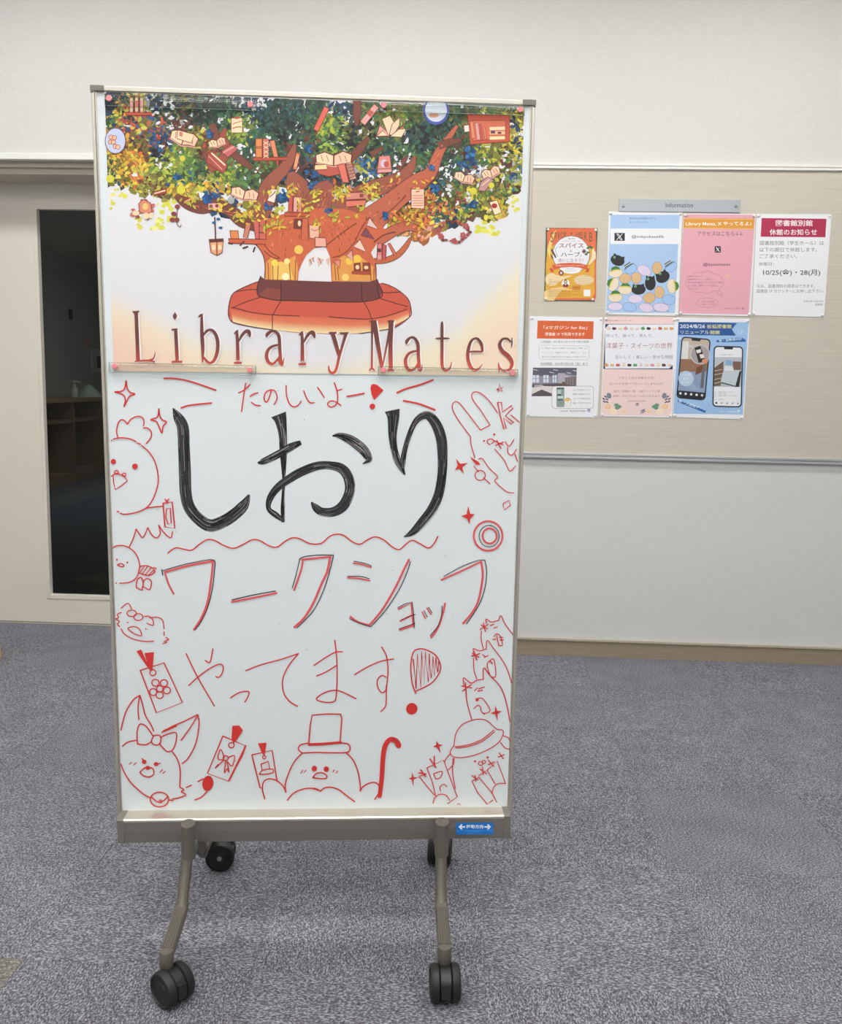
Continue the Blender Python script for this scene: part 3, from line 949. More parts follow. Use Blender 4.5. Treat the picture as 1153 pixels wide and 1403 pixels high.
for x, y in ((280, 828), (325, 830), (340, 868), (302, 893), (268, 877)): RING('C', x, y, 19, 18, 6)
done('marker_doodle', 'red doodle of a flower bookmark with a tassel')
S('E', '62,280 85,190 125,120 165,90;165,90 158,130 155,170 160,222;165,90 180,140 195,200 225,250 240,285;152,355 150,290 165,248 200,260 235,310;225,345 195,360 152,355;240,310 270,308 280,330 268,358 240,358 228,340 240,310;280,318 320,300 362,295 362,340 345,385 315,397 285,370 272,350', 7)
S('E', '285,292 340,260 410,230 480,195;480,195 487,250 470,350 430,430 395,462;480,200 440,265 390,335;70,368 100,345 148,335;342,398 370,440 385,500 382,590;382,590 405,605 390,615 415,632 380,648 343,655;62,465 80,510 120,570 180,625 225,650;165,510 185,490 205,482 235,490 240,520 215,535 185,528 165,510;230,645 255,668 275,672 300,660 318,640;323,660 345,663', 7)
G('E', '295,285 362,256', 12); DOT('E', 188, 452, 12); DOT('E', 253, 465, 13, 11); G('E', '176,434 192,452;250,465 275,461', 6); DOT('E', 208, 485, 13, 11)
G('E', '108,465 120,455;132,470 145,458;275,510 288,495;290,515 303,505', 5); RING('E', 272, 658, 50, 40, 7); RING('E', 277, 668, 8, 8, 5)
G('E', '418,592 445,580;482,560 510,545', 7); DOT('E', 535, 570, 30, 42, rot=.15); S('E', '465,660 500,645 530,615', 7)
done('marker_doodle', 'red doodle of a big eared fox with a hair bow')
G('E', '617,312 740,365 648,558 533,515 617,312', 7); S('E', '740,365 720,420 690,475 650,555', 10); RING('E', 663, 362, 15, 14, 6); FILL('E', '668,256 706,254 726,280 694,332 674,352 664,330')
S('E', '625,430 605,385 590,435 620,442;645,430 680,420 668,475 645,455;620,445 575,488 592,466;632,450 625,512 640,490 650,510 640,450', 6); RING('E', 632, 432, 14, 13, 6)
done('marker_doodle', 'red doodle of a bow bookmark')
G('E', '775,415 885,390 912,558;775,415 820,595 832,596;825,465 865,450 872,490 830,500 825,465', 7); FILL('E', '808,352 855,348 850,385 843,425 828,400'); RING('E', 842, 427, 9, 9, 5); S('E', '815,520 835,498 885,492 890,510 850,520 815,520', 6)
S('E', '845,655 832,600 840,560 870,545 910,555 945,585 960,618;960,618 958,570 985,490 1015,440 1050,405', 7)
S('E', '1050,405 1028,385 1040,360 1085,350;968,662 1000,625 1050,602 1100,597 1150,612', 7); G('E', '1042,515 1052,497;1060,510 1070,498', 5)
G('F', '10,345 18,250 28,192 110,185 178,187;178,187 185,210 180,270 176,332', 7); S('F', '12,346 90,343 180,335', 14)
S('F', '185,338 220,345 228,370 210,388 130,390 60,388 0,390 -22,392;32,520 50,500 80,495 105,510 100,525 60,525 32,520;208,390 245,430 270,490 282,560 282,592;282,592 300,565 345,546 375,555 382,580 378,610;0,577 45,578 72,592;72,592 95,575 130,572 170,585 210,615 252,647', 7)
DOT('F', 40, 473, 14, 15); DOT('F', 103, 476, 14, 15); G('F', '138,492 145,480;155,497 163,485', 5)
done('marker_doodle', 'red doodle of a round bird in a top hat')
S('F', '384,618,22 395,520,24 402,410,25 414,350,26 440,320,26 470,328,28 484,352,30', 24); G('F', '378,605 358,635', 7)
done('marker_doodle', 'solid red doodle of a walking cane')
S('B', '885,450 865,380 863,340;863,340 800,255 768,195 772,162 800,160 850,220 915,305;915,305 965,278;965,278 915,200 872,140 875,108 910,108 960,150 1005,215;1075,225 1118,262;965,382 950,370 955,355 975,352 985,365 972,376', 5)
G('B', '1005,160 1025,158 1030,210 1080,175 1085,190 1045,230 1090,265 1075,272 1035,240 1050,296 1038,300 1020,235 1005,160', 6)
DOT('B', 987, 328, 6); DOT('B', 933, 362, 5); G('B', '985,360 1032,382;1000,358 1022,402;995,385 1035,368', 6)
S('B', '990,405 1040,465 1068,520 1100,492;1045,365 1065,390 1090,355;1058,395 1060,425 1080,437 1105,405;1095,430 1110,470;905,458 925,456 960,505 1005,550 990,572 1030,612 1060,632 1090,635', 5)
FILL('B', '858,445 905,472 914,488 895,488 868,458'); RING('B', 913, 543, 27, 26, 5); G('B', '880,495 905,525;930,555 965,588', 5)
done('marker_doodle', 'thin red doodle of a long eared rabbit')
for c, p in (('B', '785,453 808,482 848,478 818,500 828,537 803,508 780,515 795,490'), ('B', '850,703 860,745 885,748 862,768 857,802 845,772 812,757 842,748'),
             ('F', '993,140 1003,170 1028,170 1004,185 1005,225 993,187 965,182 990,172'), ('F', '682,325 695,345 718,348 698,358 705,393 686,362 665,358 682,348'), ('F', '555,490 562,520 592,518 562,530 562,570 553,532 535,525 552,520')):
    FILL(c, p); done('marker_doodle', 'small solid red star')
G('B', '1035,690 1065,675 1072,700 1040,725 1033,700 1035,690', 5); done('marker_doodle', 'small red diamond outline')
G('B', '1000,90 1035,78 1006,106 1014,62 1030,102 1000,90', 5)
done('marker_doodle', 'small red star outline')
S('D', '930,650 918,600 920,555;945,515 945,492 970,508 1010,500;1010,500 1022,475 1045,520 1085,575;965,528 985,520;985,540 1003,535;985,585 1000,570 1020,585 1030,630 1010,632;1000,580 1010,630', 5)
G('D', '912,548 955,520;930,513 940,558;918,523 952,545;1015,590 1032,588;1018,604 1035,602;980,600 995,598', 5.5)
done('marker_doodle', 'topmost red doodle of three stacked cats')
S('D', '895,808 880,760 878,700;880,670 878,648 910,660 945,650;945,650 950,605 985,650 1030,710 1060,770 1078,830;925,680 940,690;935,695 955,685;960,715 985,705 995,790 970,795 955,760 950,730 960,715', 5)
G('D', '868,688 910,675;880,663 895,708;872,672 906,694;963,712 976,728', 6.5)
done('marker_doodle', 'middle red doodle of three stacked cats')
S('D', '868,1020 845,937 838,880;830,850 825,802 865,830 895,815 930,810;930,810 932,750 965,790 1020,850 1050,930 1070,1035;885,870 898,855;905,860 935,850;900,872 925,868', 5.5)
G('D', '815,845 868,855;835,828 840,892;820,872 866,838', 6); S('F', '905,102 930,108 965,165 940,182 925,178;880,158 900,140 915,150 918,170 935,188', 5); DOT('F', 897, 110, 9)
done('marker_doodle', 'lowest red doodle of three stacked cats')
S('F', '775,350 785,290 815,245 860,222 905,213 950,222 1000,265 1030,270 1033,295 1010,335 960,370 890,400 820,415 770,410 755,385 775,352;780,358 850,348 920,320 985,270;785,365 855,355 925,328 988,280;1035,300 1060,310 1070,328;1020,335 1045,365 1068,370;755,395 735,420 725,440;775,420 772,450 745,480;770,420 768,500 782,578', 5)
DOT('F', 886, 435, 6); DOT('F', 952, 414, 6); RING('F', 915, 446, 12, 10, 4.5); RING('F', 932, 438, 9, 9, 4.5)
G('F', '632,470 720,428 792,622 742,658;632,470 660,540 678,615;592,515 640,575 672,612;592,515 622,502', 5); S('F', '668,500 712,488 705,518 680,527 668,500;738,568 722,556 702,570 705,592;665,655 675,625 705,608 735,615 752,640', 5)
G('F', '648,422 680,467;672,408 672,462;600,480 626,514;590,495 628,502', 7)
G('F', '870,540 905,518 975,600 1000,650;870,540 900,600 950,660 980,640;905,510 950,482 990,552;950,480 1003,435 1047,552', 5); S('F', '1047,552 1010,552 985,570 975,605', 5)
G('F', '868,510 902,532;886,508 890,540;912,475 947,500;925,465 930,505;955,428 985,462;955,452 988,438;1012,390 1036,422;1008,412 1040,400', 5.5); G('F', '793,663 802,655 808,665', 4)
done('marker_doodle', 'red doodle of an animal in a round hat with bookmarks')
ink.crop(0, 0, 1, 1)
for k in range(46):
    x, y = rnd.uniform(190, 690), rnd.uniform(525, 1095)
    ink.ell(x, y, rnd.uniform(.35, .7), rnd.uniform(.35, .9), (140, 146, 148), n=7)
ink.flush('ink_specks', kind='stuff')

# ================================================================== TREE POSTER
PO = .0022                                           # print surface, in front of the panel
cen = B(-.04, .35, PO)
tp = thing('tree_poster', 'large printed tree poster on the upper whiteboard', 'poster', B(-.04, .03, PO))
tp['label'] = 'large poster of a book filled tree reading Library Mates on the whiteboard'
pr = Print(B(0, 0, PO), BN, tp, M['poster'])
def PX(s, t):                                         # poster sheet, s 0..1 across, t 0..1 down, in photo pixels
    tl, tr, bl, br = (142.6, 125.2), (718.3, 147.0), (155.8, 508.5), (707.8, 515.5)
    x = (tl[0] * (1 - s) + tr[0] * s) * (1 - t) + (bl[0] * (1 - s) + br[0] * s) * t
    y = (tl[1] * (1 - s) + tr[1] * s) * (1 - t) + (bl[1] * (1 - s) + br[1] * s) * t
    return x, y
def mixc(a, b, t):
    t = max(0.0, min(1.0, t)); return tuple(p + (q - p) * t for p, q in zip(a, b))
def sky(s, t):
    c = mixc((229, 229, 232), (225, 225, 231), t)
    edge = .86 + .12 * math.exp(-((s - .50) / .24) ** 2) - .12 * max(0, (.2 - s) / .2) - .22 * max(0, (s - .84) / .16) - .06 * max(0, (s - .66) / .34)
    k = (t - edge) / .10
    c = mixc(c, mixc((242, 228, 196), (238, 233, 200), s), k + .35)
    c = mixc(c, mixc((238, 204, 184), (243, 220, 196), s), k * .55)
    return c
NS, NT = 40, 30
pm = MB()
for i in range(NS):
    for j in range(NT):
        cs = [(i / NS, j / NT), ((i + 1) / NS, j / NT), ((i + 1) / NS, (j + 1) / NT), (i / NS, (j + 1) / NT)]
        pm.poly([pr.at(*PX(*c), 0) for c in cs], cols=[lin(sky(*c)) for c in cs])
# real sheet thickness behind the printed face
cs = [PX(0, 0), PX(1, 0), PX(1, 1), PX(0, 1)]
f_ = [pr.at(*c, 0) for c in cs]; b_ = [p + BN * .0012 for p in f_]
white = lin((236, 236, 236))
pm.poly(list(reversed(b_)), white)
for k in range(4): pm.poly([f_[k], f_[(k + 1) % 4], b_[(k + 1) % 4], b_[k]], white)
pm.build('paper_sheet', M['poster'], tp, color=True)

def inside(p, poly):
    x, y = p; r = False
    for i in range(len(poly)):
        (x1, y1), (x2, y2) = poly[i], poly[i - 1]
        if (y1 > y) != (y2 > y) and x < (x2 - x1) * (y - y1) / (y2 - y1) + x1: r = not r
    return r
def on_sheet(x, y, m_=4.0):
    return x > 142.6 + (y - 125.2) * .0345 + m_ and x < 718.3 - (y - 147) * .0285 - m_ and y > 125.2 + (x - 142.6) * .0379 + m_ * .5
pr.crop(0, 0, 1, 1)
# watercolour wash behind the leaves
YL, YW = (222, 219, 92), (236, 233, 150)
for cx, cy, rx, ry, n in ((152, 270, 9, 14, 7), (165, 266, 10, 8, 5), (208, 305, 22, 10, 18), (225, 290, 16, 16, 10), (190, 297, 8, 6, 3), (668, 312, 17, 15, 22), (700, 277, 9, 8, 6), (704, 285, 6, 5, 3), (148, 285, 4, 6, 2), (230, 278, 10, 6, 5)):
    for k in range(n):
        a, d = rnd.uniform(0, 6.28), math.sqrt(rnd.random())
        px_, py_ = cx + rx * d * math.cos(a), cy + ry * d * math.sin(a)
        r = rnd.uniform(2.0, 4.6)
        if not on_sheet(px_, py_, r * 1.25): continue
        pr.poly([(px_ + r * rnd.uniform(.6, 1.2) * math.cos(q), py_ + r * rnd.uniform(.5, 1.1) * math.sin(q)) for q in [6.283 * i / 9 for i in range(9)]], rnd.choice((YL, YL, YW, (214, 214, 70))))
pr.flush('printed_wash', kind='stuff')

FOL = [(140, 123), (300, 128.5), (430, 136.5), (560, 141.5), (717.5, 147.5), (716, 200), (714.5, 250), (706, 262), (694, 266), (692, 296), (676, 302), (664, 298), (652, 292), (642, 300), (630, 306), (606, 310), (590, 326), (575, 331), (560, 326), (545, 318), (500, 300), (470, 300), (420, 300), (400, 318), (380, 320), (352, 314), (335, 305), (318, 296), (300, 292), (285, 288), (262, 284), (246, 268), (232, 272), (222, 274), (205, 264), (196, 268), (186, 262), (176, 258), (160, 253), (146, 250)]
NAVY, TEAL, DK, BK = (40, 66, 110), (48, 92, 92), (44, 66, 58), (34, 38, 40)
G1, G2, G3, LG, OL, YG = (72, 112, 66), (96, 134, 68), (54, 92, 74), (150, 178, 66), (122, 118, 58), (188, 188, 72)
YE, GO, OR, RD, BR, BL = (226, 204, 72), (222, 168, 60), (214, 120, 62), (186, 84, 66), (112, 66, 54), (42, 98, 152)
WH, PK = (228, 228, 232), (232, 168, 150)
PAL = [
 ((150, 138), (DK, BK, TEAL, NAVY)), ((172, 152), (OL, YG, RD, GO, DK)), ((228, 146), (DK, NAVY, WH, DK, OL)), ((252, 165), (DK, BR, OL, BR, WH)), ((290, 148), (DK, BK, DK, G3)), ((250, 150), (DK, BK, OL)),
 ((350, 140), (NAVY, TEAL, WH, DK)), ((400, 145), (TEAL, G3, DK, DK)), ((430, 158), (G1, DK, G3)), ((395, 178), (BK, DK, G3)), ((370, 165), (DK, TEAL, G3)), ((330, 182), (LG, G2, G1, YG)), ((360, 190), (G1, G3, TEAL)),
 ((300, 165), (DK, G3, G1)), ((310, 212), (G1, G2, BR)), ((335, 205), (DK, G3, G1, WH)), ((410, 200), (G1, BR, DK, G3)), ((455, 168), (YG, LG, G1)), ((470, 152), (NAVY, DK, TEAL, WH)), ((490, 180), (BK, DK, OL)), ((510, 150), (G1, DK, OL)), ((460, 205), (G2, G1, LG, DK)), ((500, 205), (DK, G1, BK)),
 ((540, 162), (OL, G2, LG)), ((560, 150), (G1, OL)), ((575, 190), (TEAL, DK, G3, BK)), ((600, 175), (DK, G3, BK)), ((630, 150), (G1, G3, OL)), ((600, 210), (G1, G3, DK, G2)), ((640, 205), (DK, BR, G1)), ((620, 235), (DK, G3, WH, G1)), ((555, 215), (G2, G1, DK, WH)), ((525, 210), (G1, DK, TEAL)),
 ((690, 150), (OL, YG, G1)), ((705, 170), (YG, YE, NAVY, DK)), ((706, 195), (NAVY, YG, DK, YE)), ((670, 205), (OL, G1, YG)), ((690, 215), (OL, BR, YG)), ((700, 235), (BL, YG, WH, G2)), ((690, 240), (OL, G2, YG, BR)), ((640, 225), (NAVY, G1, BL)),
 ((160, 165), (YG, GO, NAVY, G1)), ((170, 178), (BL, NAVY, GO, RD)), ((200, 175), (YG, RD, BL, OL)), ((212, 190), (BL, OL, RD, NAVY)), ((195, 195), (BR, DK, OL)), ((222, 205), (BR, BK, BL)), ((180, 215), (YE, GO, GO, OR)), ((185, 240), (GO, YE, OR, YG)), ((165, 235), (GO, YE, OL)), ((150, 242), (TEAL, DK, YG)),
 ((205, 255), (OL, YG, YG, BR)), ((235, 215), (LG, G2, LG, YG)), ((255, 220), (G2, LG, G2)), ((250, 242), (G2, LG, BL, G1)), ((222, 232), (YG, OL, LG)), ((275, 235), (G1, DK, G2)), ((250, 260), (YE, YG, GO)), ((270, 258), (YG, GO, YE)), ((265, 195), (YG, OL, G1)), ((285, 205), (BR, RD, OL)),
 ((298, 238), (LG, YG, G2)), ((318, 238), (LG, G2, YG)), ((340, 238), (DK, G1, G2)), ((360, 240), (G2, G1, BR)), ((305, 262), (YE, YG, GO)), ((318, 275), (NAVY, BL, DK, WH)), ((335, 288), (YG, GO, NAVY)), ((290, 272), (BL, NAVY)),
 ((390, 275), (BL, NAVY, YG)), ((380, 262), (BL, OL, BL)), ((370, 295), (BL, YG, BR)), ((385, 305), (YG, YE, YG)), ((355, 300), (BR, GO, YG)), ((370, 312), (YE, YG)), ((410, 255), (BK, DK, TEAL)), ((425, 240), (BR, BL, BK)),
 ((440, 245), (TEAL, DK, BL)), ((445, 260), (BK, BR)), ((485, 248), (BK, DK, WH)), ((505, 235), (YG, OL, BL)), ((500, 225), (BL, YG)), ((515, 275), (YG, OL, LG)), ((465, 270), (OR, OL)), ((440, 280), (BR, YG)),
 ((530, 268), (DK, NAVY, WH)), ((545, 285), (OL, DK, YG)), ((555, 295), (GO, OR, YG)), ((575, 300), (OR, GO, RD)), ((575, 318), (GO, OR, PK)), ((590, 275), (OR, RD, YG)), ((600, 255), (DK, BR, TEAL)), ((620, 262), (WH, OL, G1)), ((628, 275), (WH, RD, OL)), ((605, 292), (YE, TEAL, OR)), ((620, 290), (TEAL, NAVY, YG)), ((635, 288), (YG, TEAL, G1)),
 ((648, 262), (YE, OL, LG)), ((660, 275), (YG, G2, OL)), ((672, 290), (YG, YE, OL, GO)), ((688, 285), (YG, GO)), ((680, 262), (OL, YG, G1)), ((650, 240), (OL, BR, WH)), ((640, 300), (OL, YG, BR)),
]
def palette(x, y):
    best, bd = None, 1e9
    for (cx, cy), p in PAL:
        d = (x - cx) ** 2 + (y - cy) ** 2
        if d < bd: best, bd = p, d
    return best
TR = (194, 98, 66)
trunk_hole = [(300, 268), (330, 300), (352, 312), (400, 322), (455, 330), (515, 318), (540, 300), (575, 265), (545, 258), (470, 262), (405, 258), (378, 246), (352, 256)]
def leaf(x, y, L, Wd, a, col, lay):
    c, q = math.cos(a), math.sin(a)
    pts = [(x + dx * c - dy * q, y + dx * q + dy * c) for dx, dy in ((-L, 0), (-L * .3, Wd), (L * .45, Wd * .8), (L, 0), (L * .4, -Wd * .85), (-L * .35, -Wd))]
    pts = [(max(142.6 + (py - 125.2) * .0345 + .6, min(718.3 - (py - 147) * .0285 - .6, px_)), max(125.2 + (px_ - 142.6) * .0379 + .6, py)) for px_, py in pts]
    pr.raw(pts, col, layer=lay)
def jit(c, k=16):
    d = rnd.uniform(-k, k); return tuple(max(0, min(255, v + d + rnd.uniform(-5, 5))) for v in c)
base0 = pr.layer + 2
y0_, y1_ = 127, 332
def scatter(n, Lr, Wr, lev, dark=0.0, keep=1.0):
    for k in range(n):
        while True:
            x, y = rnd.uniform(143, 717), rnd.uniform(y0_, y1_)
            if inside((x, y), FOL) and on_sheet(x, y, .8) and (rnd.random() < .18 or not inside((x, y), trunk_hole)): break
        c = rnd.choice(palette(x + rnd.uniform(-7, 7), y + rnd.uniform(-7, 7)))
        if dark: c = mixc(c, (46, 40, 40), dark)
        L = rnd.uniform(*Lr)
        leaf(x, y, L, L * rnd.uniform(*Wr), rnd.uniform(0, 6.28), jit(c), lev + rnd.random() * 60)
scatter(2600, (5.5, 9), (.5, .9), base0, dark=.35)
scatter(4200, (2.6, 5.0), (.35, .6), base0 + 70, dark=.0)
pr.layer = base0 + 135
pr.flush('printed_foliage', kind='stuff')

# trunk, limbs and the round bench
def limb(pts, col, dark=(92, 52, 46)):
    pts = P(pts); e_ = pts[-1]; pts = pts[:-1] + [(e_[0], e_[1], e_[2] * .45)]
    pr.line([(p[0], p[1], p[2] + 1.6) for p in P(pts)], 1, dark, cap=False)
    pr.line(pts, 1, col, cap=False)
B1, B2, B3 = (124, 72, 60), (158, 88, 70), (192, 102, 76)
limb('240,268,5 255,278,14 276,284,17 296,281,15 314,288,15 332,302,18 352,314,14', B1)
limb('286,232,12 300,222,13 312,206,10 305,188,9 309,176,7', (160, 82, 64))
limb('318,210,8 334,222,9 346,232,6', B1)
limb('290,170,8 296,186,9 300,196,6', B1)
limb('352,300,26 362,278,25 366,260,22 374,246,18 388,232,15 398,216,12 404,198,8', B2)
limb('430,300,46 416,272,34 404,250,26 398,236,18', B2)
limb('430,290,40 444,262,30 452,250,22', B2)
limb('468,292,40 492,268,26 520,256,22 548,244,18 562,230,12 568,214,8', B2)
limb('492,315,44 520,292,32 548,268,26 572,250,24 590,236,16 602,208,12 626,172,8', B3)
limb('478,220,9 492,205,10 505,188,9', B1); limb('508,212,8 525,202,7', B1)
limb('489,138,10 489,158,9 488,172,7', B1)
limb('545,232,7 552,222,6 558,214,5', B1)
limb('600,200,9 618,194,8 632,192,6', B1)
limb('515,331,16 540,316,14 560,310,12 580,318,9', B3)
limb('512,358,7 530,356,7 545,349,7 556,337,6 562,326,6', (196, 104, 66))
pr.poly('349,334 356,342 361,352 362.5,366 363.5,383.5 408,384.5 409,372 414,360 420,349 430,340 446,338 452,352 453,366 454,386 516,385 515,370 514,360 508,346 518,331 532,318 505,296 470,286 430,285 392,292 366,300 362,322', (206, 104, 70))
pr.poly('364,383 364,360 372,352 384,362 404,350 408,366 407,384', (226, 156, 78)); pr.poly('455,385 455,362 470,350 494,352 512,366 515,385', (226, 156, 78))
pr.poly('372,383 372,362 384,358 396,362 402,383', (238, 196, 104))
for a in ('368,384 367,360', '374,384 373,356', '380,384 381,364', '398,384 396,360', '404,384 405,356', '460,384 458,360', '464,384 462,366', '508,384 507,362', '512,384 512,368'):
    pr.line(a, 1.1, (140, 72, 48))
for x, y, r, c in ((409, 342, 6, (240, 200, 96)), (393, 358, 4, (246, 222, 150)), (376, 360, 4.5, (246, 214, 90)), (478, 358, 5, (238, 200, 88)), (489, 355, 6, (240, 196, 78)), (473, 380, 5, (240, 206, 120)), (391, 379, 5, (250, 236, 190))):
    pr.ell(x, y, r, r, c)
pr.line('362,384 363,366 361,352 356,342 350,335', 1.3, (92, 50, 42)); pr.line('515,385 515,370 514,361', 1.3, (92, 50, 42)); pr.line('362,335 370,345 383,354 372,352 362,344', 1.2, (110, 56, 44)); pr.line('447,336 470,318 488,306', 1.4, (110, 58, 46)); pr.line('512,332 526,322 541,318', 1.6, (92, 50, 42)); pr.line('520,300 540,284 556,268', 1.4, (116, 66, 52))
pr.poly('410,384 414,362 422,350 432,342 446,341 452,354 452,386', (232, 230, 232))
for a in ('422,356 432,351 424,366', '434,352 444,356 436,366', '446,356 452,352 450,366'): pr.poly(a, (222, 190, 176))
for a in ('424,355 427,362', '428,353 430,359', '437,354 440,361'): pr.line(a, .9, (130, 74, 64))
for k in range(260):
    a0, a1, w_ = rnd.choice((((395, 300), (385, 345), 24), ((480, 300), (490, 350), 26), ((440, 295), (460, 325), 20), ((500, 305), (565, 255), 9), ((480, 285), (545, 246), 8), ((362, 290), (370, 255), 8), ((255, 278), (325, 294), 5), ((410, 285), (402, 245), 9), ((440, 285), (450, 255), 9), ((590, 235), (622, 178), 4)))
    t_ = rnd.random(); x = a0[0] + (a1[0] - a0[0]) * t_ + rnd.uniform(-w_, w_); y = a0[1] + (a1[1] - a0[1]) * t_ + rnd.uniform(-w_ * .4, w_ * .4)
    d_ = math.atan2(a1[1] - a0[1], a1[0] - a0[0]) + rnd.uniform(-.25, .25); L = rnd.uniform(3, 9)
    if w_ > 15 and not (364 < x < 510 and 292 < y < 350): continue
    c_ = rnd.choice(((150, 70, 52), (176, 86, 60), (228, 130, 88), (120, 62, 50), (236, 152, 100)))
    leaf(x, y, L * .5, rnd.uniform(.3, .7), d_, c_, pr.layer + 1 + rnd.random())
pr.layer += 3
pr.flush('printed_trunk', 'orange brown tree trunk print')
pr.poly('312.7,431 313,422 316,408 322,400 340,391 353,386 410,386 470,388 523,388 533,391 546,398 559,410 563,425 561,434 542,448 520,453 493,457 454,457.5 409,456 373,452 340,447 318,441', (206, 92, 72))
top = [(315, 423), (345, 429), (375, 431.5), (410, 433), (450, 435), (480, 437), (505, 437), (530, 433), (560, 424)]
bot = [(319, 441), (345, 447.5), (375, 452), (410, 455.5), (450, 457), (480, 457), (505, 455.5), (530, 451), (560, 435)]
for t0_, t1_, ca, cb in ((0, .45, (214, 104, 78), (222, 128, 92)), (.45, 1, (222, 128, 92), (240, 224, 172))):
    pr.layer += 1
    for k in range(8):
        q = [mixc(top[k], bot[k], t0_), mixc(top[k + 1], bot[k + 1], t0_), mixc(top[k + 1], bot[k + 1], t1_), mixc(top[k], bot[k], t1_)]
        pr.raw(q, None, cols=[ca, ca, cb, cb], layer=pr.layer)
pr.poly('357,378.5 353,390 352,400 355,406 366,409 380,411.5 410,412 455,413.5 495,413.5 520,408.5 523.5,400 519,390 516.5,383 505,386 450,386 408,384.5 363,383', (112, 62, 62))
pr.poly('354,404 366,394 384,396 384,411.5 366,409', (142, 72, 66))
for a in ('357,378.5 353,390 352,400 355,406 366,409 380,411.5 410,412 455,413.5 495,413.5 520,408.5 523.5,400 519,390 516.5,383', '385,386 385,411', '495,389 496,413', '516,390 518,402 519,407'): pr.line(a, 1.4, (74, 38, 40))
for a in ('318,422 336,414 357,407', '374,431 380,420 385,412', '498,414 505,426 509,437', '521,409 540,415 558,420', '318,421 345,428 375,431.5 410,433', '450,434 480,436.5 505,437 530,433 557,424', '373,432 373,452', '510,437 511,455', '322,400 340,397 353,397', '523,401 535,401 548,400'): pr.line(a, 1.2, (88, 42, 42))
pr.line('312.7,431 313,422 316,408 322,400 340,391 353,386', 1.4, (92, 48, 48)); pr.line('523,388 533,391 546,398 559,410 563,425 561,434 542,448 520,453 493,457', 1.3, (92, 50, 60)); pr.line('312.7,431 318,441 340,447 373,452', 1.4, (84, 48, 66))
pr.flush('printed_bench', 'red round bench print')

# things hung in the branches
OUT = (122, 48, 42)
def quadb(pts, fill, w=1.1):
    q = P(pts); pr.poly(q, fill); pr.line(q + [q[0]], w, OUT, smooth=False)
def rotp(cx, cy, w, h, a):
    c, s_ = math.cos(a), math.sin(a)
    return [(cx + dx * w / 2 * c - dy * h / 2 * s_, cy + dx * w / 2 * s_ + dy * h / 2 * c) for dx, dy in ((-1, -1), (1, -1), (1, 1), (-1, 1))]
SAL, CRM, PNK, REDB = (222, 132, 104), (242, 216, 178), (226, 160, 152), (190, 92, 76)
def scroll(cx, cy, w, h, a, fill=SAL, stripe=None):
    pr.poly(rotp(cx, cy, w + 1.6, h + 1.6, a), OUT); pr.poly(rotp(cx, cy, w, h, a), fill)
    c, s_ = math.cos(a), math.sin(a)
    for k in (-.25, .25):
        pr.poly(rotp(cx - k * h * s_ * .9, cy + k * h * c * .9, w * .7, h * .14, a), stripe or CRM)
def item(fn, name, label=None):
    fn(); pr.flush(name, label)
def openbook(cx, cy, w, h, a):
    c, s_ = math.cos(a), math.sin(a)
    T_ = lambda x, y: (cx + x * w / 2 * c - y * h / 2 * s_, cy + x * w / 2 * s_ + y * h / 2 * c)
    pr.poly([T_(*p) for p in ((-1.05, -.35), (-.5, -.8), (0, -.45), (.5, -.95), (1.05, -.55), (1.0, .65), (.45, .75), (0, 1.0), (-.5, .85), (-1, .7))], OUT)
    pr.poly([T_(*p) for p in ((-.96, -.28), (-.5, -.65), (-.04, -.3), (-.04, .8), (-.5, .65), (-.92, .5))], CRM)
    pr.poly([T_(*p) for p in ((.04, -.3), (.5, -.8), (.96, -.45), (.92, .48), (.45, .55), (.04, .8))], (240, 200, 168))
    for x in (-.7, -.4, .3, .6):
        pr.line([T_(x, -.3), T_(x + .12, .35)], .9, REDB)
    pr.line([T_(-.96, .6), T_(-.4, .78), T_(0, .95), T_(.5, .72), T_(.96, .6)], 1.6, PNK)
def bookcase():
    quadb('640,157 698,158 698,194 644,198', (196, 88, 66)); quadb('645,165 692,165 692,190 648,193', (214, 112, 84), .8)
    for x, y, w, h, c in ((647, 178, 5, 24, (224, 140, 104)), (654, 180, 5, 24, PNK), (659, 181, 3, 22, (196, 96, 84)), (664, 182, 3, 18, SAL)): pr.poly(rotp(x, y, w, h, -.12), OUT); pr.poly(rotp(x, y, w - 1, h - 1, -.12), c)
    for y, c in ((176, CRM), (182, (232, 190, 150)), (189, (238, 220, 170))): pr.poly(rotp(681, y, 21, 4.4, -.03), c)
    pr.poly(rotp(675, 181, 6, 4, 0), (110, 60, 90)); pr.poly(rotp(684, 182, 5, 3, 0), (120, 50, 60)); quadb('635,172 642,171 643,180 636,181', (240, 224, 214), .8)
item(bookcase, 'printed_bookcase', 'orange bookcase print')
def shelf1():
    for x, w, c in ((354.5, 9, (222, 140, 84)), (364, 8, (214, 120, 104)), ): quadb(rotp(x, 203, w, 26, 0), c)
    quadb('369,193 376,192 381,215 375,216', (224, 140, 98)); quadb('347,216 394,215 392,219.5 347,220.5', (188, 84, 62))
    for k in range(4): pr.line([(361, 194 + k * 6), (367.5, 198 + k * 6)], .9, CRM); pr.line([(367.5, 194 + k * 6), (361, 198 + k * 6)], .9, CRM)
    for y in (201, 203): pr.line([(350.5, y), (358.5, y)], 1, OUT)
    quadb('365,220 367,220 367,226 365,226', (188, 84, 62)); quadb('378,220 381,219 382,226 379,226', (188, 84, 62))
item(shelf1, 'printed_shelf', 'small book shelf print in the middle')
def shelf2():
    quadb('172,154 208,154 208,158 172,158', (206, 92, 66))
    for x, c in ((180, PNK), (187, (220, 120, 92)), (194, PNK)): quadb(rotp(x, 144, 5, 20, 0), c, .9); pr.poly(rotp(x, 136, 4, 4, 0), CRM); pr.poly(rotp(x, 150, 4, 5, 0), CRM)
item(shelf2, 'printed_shelf', 'small book shelf print at the upper left')
